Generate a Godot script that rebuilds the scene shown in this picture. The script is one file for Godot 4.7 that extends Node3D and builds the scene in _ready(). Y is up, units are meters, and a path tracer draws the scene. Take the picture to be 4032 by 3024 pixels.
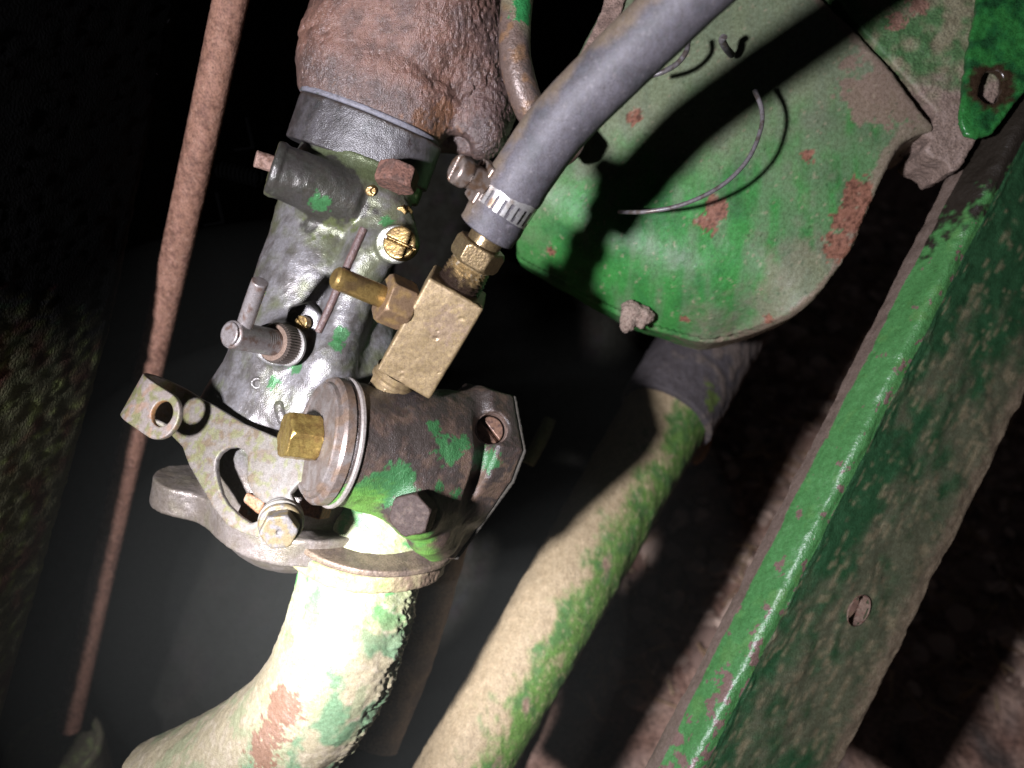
extends Node3D
# The fuel side of an old green tractor engine, lit by a hand torch: an updraft carburettor under a rusty manifold.
# Lengths below are millimetres in the engine's own frame (x right, y up, z to the viewer); the engine frame leans 40 degrees in the world.

const FOCAL := 1662.0
var eye := Vector3(0, 0.6, 0)
var lean := Basis(Vector3.RIGHT, deg_to_rad(-40.0))
var base := Vector3.ZERO
var rng := RandomNumberGenerator.new()
var nf := FastNoiseLite.new()
var nc := FastNoiseLite.new()
var tex := {}
var mats := {}
var used := {}
var slack := 1.0   # how much wider to search round a field that is not a true distance

# ------------------------------------------------------------------ solids as distance fields

class Prim:
	var op := 0      # 0 join, 1 cut, 2 keep
	var k := 0.0
	func d(_p: Vector3) -> float:
		return 1e9
	func box() -> AABB:
		return AABB()

class RoundCone extends Prim:
	var a: Vector3
	var ab: Vector3
	var ra: float
	var rb: float
	var inv: float
	func _init(p: Vector3, q: Vector3, r0: float, r1: float, blend := 0.0, how := 0) -> void:
		a = p
		ab = q - p
		ra = r0
		rb = r1
		inv = 1.0 / maxf(ab.length_squared(), 1e-6)
		k = blend
		op = how
	func d(p: Vector3) -> float:
		var h := clampf((p - a).dot(ab) * inv, 0.0, 1.0)
		return (p - a - ab * h).length() - lerpf(ra, rb, h)
	func box() -> AABB:
		return AABB(a, Vector3.ZERO).expand(a + ab).grow(maxf(ra, rb))

class Cyl extends Prim:
	var a: Vector3
	var u: Vector3
	var half: float
	var ra: float
	var rb: float
	var rd: float
	func _init(p: Vector3, q: Vector3, r0: float, r1: float, edge := 0.3, blend := 0.0, how := 0) -> void:
		a = (p + q) * 0.5
		u = (q - p).normalized()
		half = (q - p).length() * 0.5
		ra = r0
		rb = r1
		rd = edge
		k = blend
		op = how
	func d(p: Vector3) -> float:
		var t := (p - a).dot(u)
		var rr := (p - a - u * t).length()
		var qx := rr - lerpf(ra, rb, clampf((t / half + 1.0) * 0.5, 0.0, 1.0)) + rd
		var qy := absf(t) - half + rd
		return Vector2(maxf(qx, 0.0), maxf(qy, 0.0)).length() + minf(maxf(qx, qy), 0.0) - rd
	func box() -> AABB:
		return AABB(a - u * half, Vector3.ZERO).expand(a + u * half).grow(maxf(ra, rb))

class Hex extends Prim:
	var a: Vector3
	var u: Vector3
	var x: Vector3
	var y: Vector3
	var half: float
	var r: float
	var rd: float
	func _init(p: Vector3, q: Vector3, flat: float, spin := 0.0, edge := 0.3, how := 0) -> void:
		a = (p + q) * 0.5
		u = (q - p).normalized()
		half = (q - p).length() * 0.5
		x = u.cross(Vector3(0.1, 1, 0.05)).normalized().rotated(u, spin)
		y = u.cross(x)
		r = flat * 0.5
		rd = edge
		op = how
	func d(p: Vector3) -> float:
		var v := p - a
		var t := v.dot(u)
		var vx := v.dot(x)
		var vy := v.dot(y)
		var h := maxf(absf(vy), maxf(absf(0.866 * vx + 0.5 * vy), absf(0.866 * vx - 0.5 * vy))) - r + rd
		# the turned chamfer on both ends
		var ch := (Vector2(vx, vy).length() + absf(t) * 0.577 - half * 0.577 - r * 1.04) * 0.866
		var w := absf(t) - half + rd
		return maxf(Vector2(maxf(h, 0.0), maxf(w, 0.0)).length() + minf(maxf(h, w), 0.0) - rd, ch)
	func box() -> AABB:
		return AABB(a - u * half, Vector3.ZERO).expand(a + u * half).grow(r * 1.16)

class Block extends Prim:
	var c: Vector3
	var m: Basis
	var h: Vector3
	var rd: float
	func _init(at: Vector3, axes: Basis, half: Vector3, edge := 0.5, blend := 0.0, how := 0) -> void:
		c = at
		m = axes.orthonormalized()
		h = half
		rd = edge
		k = blend
		op = how
	func d(p: Vector3) -> float:
		var q := ((p - c) * m).abs() - h + Vector3(rd, rd, rd)
		return q.max(Vector3.ZERO).length() + minf(maxf(q.x, maxf(q.y, q.z)), 0.0) - rd
	func box() -> AABB:
		var e := m.x.abs() * h.x + m.y.abs() * h.y + m.z.abs() * h.z
		return AABB(c - e, e * 2.0)

class Egg extends Prim:
	var c: Vector3
	var m: Basis
	var r: Vector3
	func _init(at: Vector3, axes: Basis, radii: Vector3, blend := 0.0, how := 0) -> void:
		c = at
		m = axes.orthonormalized()
		r = radii
		k = blend
		op = how
	func d(p: Vector3) -> float:
		var q := (p - c) * m
		var k0 := (q / r).length()
		var k1 := (q / (r * r)).length()
		return k0 * (k0 - 1.0) / maxf(k1, 1e-6)
	func box() -> AABB:
		var e := m.x.abs() * r.x + m.y.abs() * r.y + m.z.abs() * r.z
		return AABB(c - e, e * 2.0)

class Slab extends Prim:
	# a cut sheet or casting: an outline in a plane, with thickness, and a roll-over along part of its rim
	var c: Vector3
	var m: Basis
	var pts: PackedVector2Array
	var half: float
	var rd: float
	var roll := 0.0
	var dome := 0.0
	var rim: PackedVector2Array
	func _init(at: Vector3, axes: Basis, outline: PackedVector2Array, thick: float, edge := 0.3, blend := 0.0, how := 0) -> void:
		c = at
		m = axes.orthonormalized()
		pts = outline
		half = thick * 0.5
		rd = edge
		k = blend
		op = how
	var grid: PackedFloat32Array
	var rims: PackedFloat32Array
	var g0: Vector2
	var gw := 0
	var gh := 0
	var gs := 1.0
	func lay(res: float) -> Slab:
		# the outline's distance on a fine grid, looked up from then on
		var b := Rect2(pts[0], Vector2.ZERO)
		for q in pts:
			b = b.expand(q)
		b = b.grow(res * 4.0)
		gs = res
		g0 = b.position
		var w := int(b.size.x / res) + 2
		var h := int(b.size.y / res) + 2
		grid.resize(w * h)
		rims.resize(w * h)
		for j in h:
			for i in w:
				var p := g0 + Vector2(i, j) * res
				grid[j * w + i] = flat(p)
				rims[j * w + i] = rim_dist(p)
		gw = w
		gh = h
		return self
	func rim_dist(p: Vector2) -> float:
		var near := 1e9
		for i in rim.size() - 1:
			var e := rim[i + 1] - rim[i]
			var w := p - rim[i]
			near = minf(near, (w - e * clampf(w.dot(e) / e.length_squared(), 0.0, 1.0)).length())
		return near
	func look(g: PackedFloat32Array, p: Vector2) -> float:
		var q := (p - g0) / gs
		var c2 := q.clamp(Vector2.ZERO, Vector2(gw - 1.001, gh - 1.001))
		var x := int(c2.x)
		var y := int(c2.y)
		var fx := c2.x - x
		var fy := c2.y - y
		var i := y * gw + x
		return lerpf(lerpf(g[i], g[i + 1], fx), lerpf(g[i + gw], g[i + gw + 1], fx), fy) + (q - c2).length() * gs
	func flat(p: Vector2) -> float:
		if gw > 0:
			return look(grid, p)
		var n := pts.size()
		var best := 1e18
		var inside := 1.0
		var j := n - 1
		for i in n:
			var e := pts[j] - pts[i]
			var w := p - pts[i]
			var b := w - e * clampf(w.dot(e) / e.length_squared(), 0.0, 1.0)
			best = minf(best, b.length_squared())
			var c1 := p.y >= pts[i].y
			var c2 := p.y < pts[j].y
			var c3 := e.x * w.y > e.y * w.x
			if (c1 and c2 and c3) or (not c1 and not c2 and not c3):
				inside = -inside
			j = i
		return inside * sqrt(best)
	func d(p: Vector3) -> float:
		var q := (p - c) * m
		var f := flat(Vector2(q.x, q.y)) + rd
		var z := q.z + dome * (q.x * q.x + q.y * q.y)
		if roll > 0.0:
			var near := look(rims, Vector2(q.x, q.y)) if gw > 0 else rim_dist(Vector2(q.x, q.y))
			near = maxf(near - 2.0 * maxf(f, 0.0), 0.0)
			if near < roll:
				z += roll * pow(1.0 - near / roll, 2.3) * 0.85
		var w2 := absf(z) - half + rd
		return Vector2(maxf(f, 0.0), maxf(w2, 0.0)).length() + minf(maxf(f, w2), 0.0) - rd
	func box() -> AABB:
		var b := AABB(c, Vector3.ZERO)
		for q in pts:
			b = b.expand(c + m * Vector3(q.x, q.y, half)).expand(c + m * Vector3(q.x, q.y, -half))
		return b

class Oval extends Prim:
	# two-bolt flange: a round middle and two ears
	var c: Vector3
	var m: Basis
	var arm: float
	var mid: float
	var ear: float
	var half: float
	var rd: float
	func _init(at: Vector3, axes: Basis, size: Vector3, thick: float, edge := 0.3, blend := 0.0, how := 0) -> void:
		c = at
		m = axes.orthonormalized()
		mid = size.y
		ear = size.z
		arm = size.x
		half = thick * 0.5
		rd = edge
		k = blend
		op = how
	func d(p: Vector3) -> float:
		var q := (p - c) * m
		var f1 := Vector2(q.x, q.y).length() - mid
		var f2 := Vector2(maxf(absf(q.x) - arm, 0.0), q.y).length() - ear
		var h := maxf(8.0 - absf(f1 - f2), 0.0) / 8.0
		var f := minf(f1, f2) - h * h * 2.0 + rd
		var w := absf(q.z) - half + rd
		return Vector2(maxf(f, 0.0), maxf(w, 0.0)).length() + minf(maxf(f, w), 0.0) - rd
	func box() -> AABB:
		var s := Vector3(maxf(arm + ear, mid) + 2.0, maxf(mid, ear) + 2.0, half)
		var e := m.x.abs() * s.x + m.y.abs() * s.y + m.z.abs() * s.z
		return AABB(c - e, e * 2.0)

class Fold extends Prim:
	# a strip folded back on itself: a flat front leg with a round end, a roll, and a back leg
	var c: Vector3
	var m: Basis
	var rr: float
	var front: float
	var back: float
	var hw: float
	var th: float
	func _init(at: Vector3, axes: Basis, bend: float, lf: float, lb: float, width: float, thick: float) -> void:
		c = at
		m = axes.orthonormalized()
		rr = bend
		front = lf
		back = lb
		hw = width * 0.5
		th = thick * 0.5
	func d(p: Vector3) -> float:
		var q := (p - c) * m
		var e: float
		var w := absf(q.y) - hw
		if q.x > 0.0:
			e = absf(Vector2(q.x, q.z).length() - rr)
		elif q.z > 0.0:
			e = absf(q.z - rr)
			if q.x < -front:
				w = Vector2(q.x + front, q.y).length() - hw
		else:
			e = Vector2(q.z + rr, minf(q.x + back, 0.0)).length()
		e -= th - 0.4
		w += 0.4
		return Vector2(maxf(e, 0.0), maxf(w, 0.0)).length() + minf(maxf(e, w), 0.0) - 0.4
	func box() -> AABB:
		var s := Vector3(maxf(front + hw, back), hw, rr) * 1.1 + Vector3(rr, 2, 2)
		var e := m.x.abs() * s.x + m.y.abs() * s.y + m.z.abs() * s.z
		return AABB(c - e, e * 2.0)

func field(s: Array, p: Vector3) -> float:
	var r := 1e9
	for q: Prim in s:
		var e := q.d(p)
		if q.op == 0:
			if q.k > 0.0:
				var h := maxf(q.k - absf(r - e), 0.0) / q.k
				r = minf(r, e) - h * h * q.k * 0.25
			else:
				r = minf(r, e)
		else:
			if q.op == 1:
				e = -e
			if q.k > 0.0:
				var h := maxf(q.k - absf(r - e), 0.0) / q.k
				r = maxf(r, e) + h * h * q.k * 0.25
			else:
				r = maxf(r, e)
	return r

# the solids that can matter within reach of a point; none if the surface is farther than that
func pruned(s: Array, p: Vector3, reach: float) -> Array:
	var ds := PackedFloat32Array()
	var r := 1e9
	for q: Prim in s:
		var e := q.d(p)
		ds.append(e)
		if q.op == 0:
			var h := maxf(q.k - absf(r - e), 0.0) / maxf(q.k, 1e-3)
			r = minf(r, e) - h * h * q.k * 0.25
	var out := []
	if r > reach:
		return out
	var full := r
	for i in s.size():
		var q: Prim = s[i]
		if q.op == 0:
			if ds[i] < r + 2.0 * reach + q.k:
				out.append(q)
		else:
			var e := -ds[i] if q.op == 1 else ds[i]
			full = maxf(full, e)
			if e > r - 2.0 * reach - q.k:
				out.append(q)
	if absf(full) > reach + 3.0:
		return []
	return out

# meshes the field as surface nets; bump moves each point along its normal, tint colours it
func solid(s: Array, cell: float, tint: Callable, bump = null) -> ArrayMesh:
	var bb := AABB()
	var first := true
	for q: Prim in s:
		if q.op == 0:
			bb = q.box() if first else bb.merge(q.box())
			first = false
	bb = bb.grow(cell * 2.5)
	var lo := bb.position
	var nx := int(bb.size.x / cell) + 2
	var ny := int(bb.size.y / cell) + 2
	var nz := int(bb.size.z / cell) + 2
	var sx := 1
	var sy := nx
	var sz := nx * ny
	var val := PackedFloat32Array()
	val.resize(nx * ny * nz)
	val.fill(1e8)
	var at := PackedInt32Array()
	at.resize(nx * ny * nz)
	at.fill(-1)
	var verts := PackedVector3Array()
	var where := PackedInt32Array()
	var lists := []
	var used_list := PackedInt32Array()
	var big := 24
	var wide := cell * 0.9 * slack
	var bs := 6
	for cz in range(0, nz - 1, big):
		for cy in range(0, ny - 1, big):
			for cx in range(0, nx - 1, big):
				var near := pruned(s, lo + Vector3(cx + big * 0.5, cy + big * 0.5, cz + big * 0.5) * cell, big * wide)
				if near.is_empty():
					continue
				for bz in range(cz, mini(cz + big, nz - 1), bs):
					for by in range(cy, mini(cy + big, ny - 1), bs):
						for bx in range(cx, mini(cx + big, nx - 1), bs):
							var l := pruned(near, lo + Vector3(bx + bs * 0.5, by + bs * 0.5, bz + bs * 0.5) * cell, bs * wide)
							if l.is_empty():
								continue
							lists.append([l, bx, by, bz])
	for nl in lists.size():
				var l: Array = lists[nl][0]
				var bx: int = lists[nl][1]
				var by: int = lists[nl][2]
				var bz: int = lists[nl][3]
				var ex := mini(bx + bs, nx - 1)
				var ey := mini(by + bs, ny - 1)
				var ez := mini(bz + bs, nz - 1)
				for z in range(bz, ez + 1):
					for y in range(by, ey + 1):
						var o := z * sz + y * sy
						for x in range(bx, ex + 1):
							if val[o + x] > 9e7:
								val[o + x] = field(l, lo + Vector3(x, y, z) * cell)
				for z in range(bz, ez):
					for y in range(by, ey):
						var o := z * sz + y * sy
						for x in range(bx, ex):
							var i := o + x
							var n := int(val[i] < 0.0) + int(val[i + 1] < 0.0) + int(val[i + sy] < 0.0) + int(val[i + sy + 1] < 0.0) + int(val[i + sz] < 0.0) + int(val[i + sz + 1] < 0.0) + int(val[i + sz + sy] < 0.0) + int(val[i + sz + sy + 1] < 0.0)
							if n == 0 or n == 8:
								continue
							var v := PackedFloat32Array([val[i], val[i + 1], val[i + sy], val[i + sy + 1], val[i + sz], val[i + sz + 1], val[i + sz + sy], val[i + sz + sy + 1]])
							var sum := Vector3.ZERO
							var cnt := 0
							for c in 8:
								for ax in 3:
									var bit := 1 << ax
									if c & bit:
										continue
									var va := v[c]
									var vb := v[c | bit]
									if (va < 0.0) != (vb < 0.0):
										var q := Vector3(c & 1, (c >> 1) & 1, (c >> 2) & 1)
										q[ax] = va / (va - vb)
										sum += q
										cnt += 1
							at[i] = verts.size()
							used_list.append(nl)
							where.append(i)
							verts.append(lo + (Vector3(x, y, z) + sum / cnt) * cell)
	var idx := PackedInt32Array()
	var step := [sx, sy, sz]
	for i in where:
		for ax in 3:
			var va := val[i]
			var vb := val[i + step[ax]]
			if (va < 0.0) == (vb < 0.0) or va > 9e7 or vb > 9e7:
				continue
			var s1: int = step[(ax + 1) % 3]
			var s2: int = step[(ax + 2) % 3]
			var a := at[i]
			var b := at[i - s1]
			var c := at[i - s1 - s2]
			var d := at[i - s2]
			if b < 0 or c < 0 or d < 0:
				continue
			if va < 0.0:
				idx.append_array(PackedInt32Array([a, c, b, a, d, c]))
			else:
				idx.append_array(PackedInt32Array([a, b, c, a, c, d]))
	var nor := normals_of(verts, idx)
	for i in verts.size():
		verts[i] -= nor[i] * clampf(field(lists[used_list[i]][0], verts[i]), -cell, cell)
	nor = normals_of(verts, idx)
	if bump != null:
		for i in verts.size():
			verts[i] += nor[i] * float(bump.call(verts[i], nor[i]))
	return finish(verts, idx, tint)

func normals_of(v: PackedVector3Array, idx: PackedInt32Array) -> PackedVector3Array:
	var nor := PackedVector3Array()
	nor.resize(v.size())
	for t in range(0, idx.size(), 3):
		var a := idx[t]
		var b := idx[t + 1]
		var c := idx[t + 2]
		var n := (v[c] - v[a]).cross(v[b] - v[a])
		nor[a] += n
		nor[b] += n
		nor[c] += n
	for i in nor.size():
		nor[i] = nor[i].normalized()
	return nor

func finish(v: PackedVector3Array, idx: PackedInt32Array, tint: Callable, uv := PackedVector2Array()) -> ArrayMesh:
	var nor := normals_of(v, idx)
	var col := PackedColorArray()
	col.resize(v.size())
	var out := PackedVector3Array()
	out.resize(v.size())
	for i in v.size():
		col[i] = tint.call(v[i], nor[i])
		out[i] = (v[i] - base) * 0.001
	var arr := []
	arr.resize(Mesh.ARRAY_MAX)
	arr[Mesh.ARRAY_VERTEX] = out
	arr[Mesh.ARRAY_NORMAL] = nor
	arr[Mesh.ARRAY_COLOR] = col
	arr[Mesh.ARRAY_INDEX] = idx
	if uv.size():
		arr[Mesh.ARRAY_TEX_UV] = uv
	var m := ArrayMesh.new()
	m.add_surface_from_arrays(Mesh.PRIMITIVE_TRIANGLES, arr)
	return m

# a smooth path through points
func along(path: Array, t: float) -> Variant:
	var n := path.size() - 1
	var f := clampf(t, 0.0, 1.0) * n
	var i := mini(int(f), n - 1)
	var w := f - i
	var p0 = path[maxi(i - 1, 0)]
	var p1 = path[i]
	var p2 = path[i + 1]
	var p3 = path[mini(i + 2, n)]
	return 0.5 * (2.0 * p1 + (p2 - p0) * w + (2.0 * p0 - 5.0 * p1 + 4.0 * p2 - p3) * w * w + (3.0 * p1 - p0 - 3.0 * p2 + p3) * w * w * w)

# a pipe, rod, hose or wire: rings along a path; bump(p, n, t, angle) moves the skin
func tube(path: Array, radii: Array, nu: int, nv: int, tint: Callable, bump = null, caps := true) -> ArrayMesh:
	var v := PackedVector3Array()
	var idx := PackedInt32Array()
	var ts := []
	var sc := []
	if caps:
		ts.append_array([0.0, 0.0])
		sc.append_array([0.0, 0.9])
	for i in nu + 1:
		ts.append(float(i) / nu)
		sc.append(1.0)
	if caps:
		ts.append_array([1.0, 1.0])
		sc.append_array([0.9, 0.0])
	var side := Vector3.ZERO
	for j in ts.size():
		var t: float = ts[j]
		var p: Vector3 = along(path, t)
		var dir: Vector3 = (along(path, t + 0.004) - along(path, t - 0.004)).normalized()
		if side == Vector3.ZERO:
			side = dir.cross(Vector3(0.3, 0.2, 0.93)).normalized()
		side = (side - dir * side.dot(dir)).normalized()
		var up := dir.cross(side)
		var r: float = along(radii, t)
		if caps and (j < 2 or j > ts.size() - 3):
			p += dir * (-1.0 if j < 2 else 1.0) * minf(r * 0.08, 0.4)
		for i in nv:
			var g := TAU * i / nv
			var n := side * cos(g) + up * sin(g)
			var q: Vector3 = p + n * r * sc[j]
			if bump != null and sc[j] > 0.0:
				q += n * float(bump.call(q, n, t, g))
			v.append(q)
	for j in ts.size() - 1:
		for i in nv:
			var a := j * nv + i
			var b := j * nv + (i + 1) % nv
			idx.append_array(PackedInt32Array([a, a + nv, b, b, a + nv, b + nv]))
	return finish(v, idx, tint)

# a turned part: bands of (distance along the axis, radius), crisp between bands
func lathe(o: Vector3, axis: Vector3, prof: Array, nv: int, tint: Callable, bump = null) -> ArrayMesh:
	var v := PackedVector3Array()
	var idx := PackedInt32Array()
	var u := axis.normalized()
	var x := u.cross(Vector3(0.1, 1, 0.05)).normalized()
	var y := u.cross(x)
	for k in prof.size() - 1:
		var f := v.size()
		var steps := maxi(1, int((prof[k + 1] - prof[k]).length() / 0.8))
		for e in steps + 1:
			var q: Vector2 = prof[k].lerp(prof[k + 1], float(e) / steps)
			for i in nv:
				var g := TAU * i / nv
				var n := x * cos(g) + y * sin(g)
				var w := n * q.y
				if bump != null:
					w += n * float(bump.call(g, q))
				v.append(o + u * q.x + w)
		for e in steps:
			for i in nv:
				var a := f + e * nv + i
				var b := f + e * nv + (i + 1) % nv
				idx.append_array(PackedInt32Array([a, a + nv, b, b, a + nv, b + nv]))
	return finish(v, idx, tint)

# ------------------------------------------------------------------ placing, naming

func A(x: float, y: float, depth: float) -> Vector3:
	return Vector3((x - 1106.0) / FOCAL * depth, -(y - 829.5) / FOCAL * depth, -depth)

func outline(list: Array, depth: float, c: Vector3, axes: Basis) -> PackedVector2Array:
	# corner points seen at about one depth, dropped onto the plane of the sheet they belong to
	var out := PackedVector2Array()
	var n := axes.z.normalized()
	for q in list:
		var ray := A(q[0], q[1], depth)
		var p := ray * (c.dot(n) / ray.dot(n))
		var w := (p - c) * axes.orthonormalized()
		out.append(Vector2(w.x, w.y))
	return out

# an outline with its corners eased
func eased(list: Array) -> Array:
	var out := []
	var n := list.size()
	for i in n:
		var a := Vector2(list[i][0], list[i][1])
		var b := Vector2(list[(i + 1) % n][0], list[(i + 1) % n][1])
		var w := minf(0.25, 14.0 / a.distance_to(b))
		var p := a.lerp(b, w)
		var q := b.lerp(a, w)
		out.append([p.x, p.y])
		out.append([q.x, q.y])
	return out

# the first point of a solid met along the sight line through a point of the view
func skin_at(s: Array, x: float, y: float, from := 150.0) -> Vector3:
	var dir := A(x, y, 1.0)
	var l := dir.length()
	var t := from
	for i in 120:
		var e := field(s, dir * t)
		if e < 0.05:
			break
		t += e / l * 0.8
	return dir * t

func facing(normal: Vector3, right := Vector3.RIGHT) -> Basis:
	var z := normal.normalized()
	var x := (right - z * right.dot(z)).normalized()
	return Basis(x, z.cross(x), z)

func numbered(called: String) -> String:
	if not used.has(called):
		used[called] = 0
		return called
	used[called] += 1
	return "%s_%03d" % [called, used[called]]

func place(o: Node3D, at: Vector3) -> void:
	o.transform = Transform3D(lean, eye + lean * (at * 0.001))

func tag(o: Node3D, label: String, category: String, group := "", kind := "") -> Node3D:
	if label:
		o.set_meta("label", label)
	if category:
		o.set_meta("category", category)
	if group:
		o.set_meta("group", group)
	if kind:
		o.set_meta("kind", kind)
	return o

func thing(called: String, label: String, category: String, at: Vector3, group := "") -> Node3D:
	var o := Node3D.new()
	o.name = numbered(called)
	add_child(o)
	base = at
	place(o, at)
	return tag(o, label, category, group)

func part(called: String, m: Mesh, material: Material, parent: Node3D) -> MeshInstance3D:
	var o := MeshInstance3D.new()
	o.name = called
	o.mesh = m
	o.material_override = material
	parent.add_child(o, true)
	return o

func alone(called: String, m: Mesh, material: Material, label: String, category: String, group := "", kind := "") -> MeshInstance3D:
	var o := MeshInstance3D.new()
	o.name = numbered(called)
	o.mesh = m
	o.material_override = material
	add_child(o)
	place(o, base)
	tag(o, label, category, group, kind)
	return o

# ------------------------------------------------------------------ colour

func lin(r: float, g: float, b: float) -> Color:
	return Color(r, g, b)

func fb(p: Vector3, f: float) -> float:
	return nf.get_noise_3dv(p * f)

func cellular(p: Vector3, f: float) -> float:
	return nc.get_noise_3dv(p * f)

func step(a: float, b: float, x: float) -> float:
	return smoothstep(a, b, x)

# a ragged patch round a point of the surface: 1 inside, 0 outside
func blot(p: Vector3, c: Vector3, r: float, ragged := 0.5) -> float:
	var f := (p - c).length() / r
	if f > 1.04 + ragged * 1.2:
		return 0.0
	f += fb(p, 1.3 / r) * ragged + fb(p + Vector3(40, 7, 3), 5.0 / r) * ragged * 0.35
	return 1.0 - step(0.93, 1.04, f)

const RUST := Color(0.19, 0.085, 0.05)
const RUST_DARK := Color(0.09, 0.042, 0.028)
const GREEN := Color(0.055, 0.18, 0.055)
const GREEN_DARK := Color(0.02, 0.09, 0.025)
const DUST := Color(0.25, 0.2, 0.155)
const OLIVE := Color(0.13, 0.16, 0.06)
const IRON := Color(0.055, 0.045, 0.04)
const GREY := Color(0.17, 0.165, 0.17)
const BRASS := Color(0.4, 0.28, 0.11)
const STEEL := Color(0.22, 0.2, 0.2)

func noise_image(kind: int, freq: float, seed_: int, octaves: int) -> Image:
	var n := FastNoiseLite.new()
	n.noise_type = kind as FastNoiseLite.NoiseType
	n.frequency = freq
	n.seed = seed_
	n.fractal_octaves = octaves
	if kind == FastNoiseLite.TYPE_CELLULAR:
		n.cellular_return_type = FastNoiseLite.RETURN_DISTANCE
	return n.get_seamless_image(512, 512)

func make_textures() -> void:
	tex.grain = ImageTexture.create_from_image(noise_image(FastNoiseLite.TYPE_SIMPLEX_SMOOTH, 0.03, 3, 5))
	tex.soft = ImageTexture.create_from_image(noise_image(FastNoiseLite.TYPE_SIMPLEX_SMOOTH, 0.012, 8, 4))
	tex.pits = ImageTexture.create_from_image(noise_image(FastNoiseLite.TYPE_CELLULAR, 0.05, 5, 3))

	var fine := noise_image(FastNoiseLite.TYPE_SIMPLEX_SMOOTH, 0.06, 21, 5)
	var wide := noise_image(FastNoiseLite.TYPE_SIMPLEX_SMOOTH, 0.014, 22, 4)
	var out := Image.create(512, 512, false, Image.FORMAT_RGB8)
	for y in 512:
		for x in 512:
			var a := fine.get_pixel(x, y).r
			var b := wide.get_pixel(x, y).r
			var w := clampf(0.9 + (a - 0.5) * 0.5 + (b - 0.5) * 0.25, 0.5, 1.0)
			if a < 0.27:
				w *= 0.85
			out.set_pixel(x, y, Color(w, w * (0.97 + 0.03 * b), w * (0.93 + 0.07 * b)))
	tex.speck = ImageTexture.create_from_image(out)

# rough/metal/bump in one place; size is how many millimetres one tile of the relief covers
func mat(called: String, rough: float, metal: float, relief := "grain", depth_mm := 0.1, size := 40.0, rough_var := 0.0, spec := 0.5) -> StandardMaterial3D:
	if mats.has(called):
		return mats[called]
	var m := StandardMaterial3D.new()
	m.resource_name = called
	m.vertex_color_use_as_albedo = true
	m.roughness = rough
	m.metallic = metal
	m.metallic_specular = spec
	m.uv1_triplanar = true
	m.uv1_scale = Vector3.ONE * (1000.0 / size)
	if relief:
		m.albedo_texture = tex.speck
		m.heightmap_enabled = true
		m.heightmap_texture = tex[relief]
		m.heightmap_scale = depth_mm * 0.1
	if rough_var > 0.0:
		m.roughness_texture = tex.soft
		m.roughness_texture_channel = BaseMaterial3D.TEXTURE_CHANNEL_RED
		m.roughness = minf(rough * 2.0, 1.0)
	mats[called] = m
	return m

# ------------------------------------------------------------------ the place

func _ready() -> void:
	rng.seed = 7
	nf.noise_type = FastNoiseLite.TYPE_SIMPLEX_SMOOTH
	nf.frequency = 1.0
	nf.seed = 11
	nf.fractal_octaves = 3
	nc.noise_type = FastNoiseLite.TYPE_CELLULAR
	nc.frequency = 1.0
	nc.seed = 4
	nc.fractal_octaves = 2
	nc.cellular_return_type = FastNoiseLite.RETURN_DISTANCE
	camera_and_light()
	make_textures()
	ground()
	engine_block()
	left_side()
	right_side()
	back_pipes()
	manifold()
	carburettor()
	inlet_pipe()
	fuel_bowl()
	choke_lever()
	valve()
	hose()
	small_things()
	added_glare_haze()

func camera_and_light() -> void:
	var cam := Camera3D.new()
	cam.name = "camera"
	cam.fov = 53.03
	cam.near = 0.02
	cam.far = 20.0
	var lens := CameraAttributesPhysical.new()
	lens.frustum_focal_length = 24.05
	lens.frustum_focus_distance = 0.24
	lens.frustum_near = 0.02
	lens.frustum_far = 20.0
	lens.exposure_aperture = 9.0
	cam.attributes = lens
	add_child(cam)
	cam.transform = Transform3D(lean, eye)
	var env := Environment.new()
	env.background_mode = Environment.BG_COLOR
	env.background_color = Color(0.055, 0.055, 0.065)
	env.tonemap_mode = Environment.TONE_MAPPER_LINEAR
	env.tonemap_exposure = 1.6
	env.volumetric_fog_enabled = true
	env.volumetric_fog_density = 0.0
	env.sdfgi_enabled = true
	env.ssao_enabled = true
	env.ssil_enabled = true
	var we := WorldEnvironment.new()
	we.name = "environment"
	we.environment = env
	add_child(we)
	# the torch in the photographer's left hand: a bright core and a wide spill from one lens
	var from := Vector3(-135, -15, 40)
	for beam in [[62.0, 0.23, 1.0, "torch_spill"], [17.0, 0.14, 1.0, "torch_halo"], [10.5, 0.24, 1.0, "torch_core"]]:
		var s := SpotLight3D.new()
		s.name = beam[3]
		s.spot_angle = beam[0]
		s.light_energy = beam[1]
		s.spot_angle_attenuation = beam[2]
		s.spot_range = 3.0
		s.spot_attenuation = 2.0
		s.light_size = 0.006
		s.light_color = Color(0.96, 0.955, 1.0)
		s.shadow_enabled = true
		add_child(s)
		var goal := A(1180, 900, 262)
		if beam[3] == "torch_halo":
			goal = A(800, 1300, 262)
		elif beam[3] == "torch_core":
			goal = A(735, 1345, 262)
		s.look_at_from_position(eye + lean * (from * 0.001), eye + lean * (goal * 0.001), Vector3.UP)

func added_glare_haze() -> void:
	# added fog volumes that imitate lens glare round the brightest part of the beam
	var o := Node3D.new()
	o.name = "added_glare_haze"
	add_child(o)
	place(o, A(700, 1300, 330))
	tag(o, "added thin haze imitating lens glare round the bright inlet pipe", "haze", "", "stuff")
	for q in [[0.13, 0.2], [0.19, 0.14], [0.26, 0.08], [0.36, 0.05]]:
		var m := FogMaterial.new()
		m.density = q[1]
		m.albedo = Color(0.92, 0.94, 0.9)
		var f := FogVolume.new()
		f.name = "glare_puff"
		f.shape = RenderingServer.FOG_VOLUME_SHAPE_ELLIPSOID
		f.size = Vector3(q[0], q[0] * 0.9, q[0] * 0.8)
		f.material = m
		o.add_child(f, true)

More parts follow.
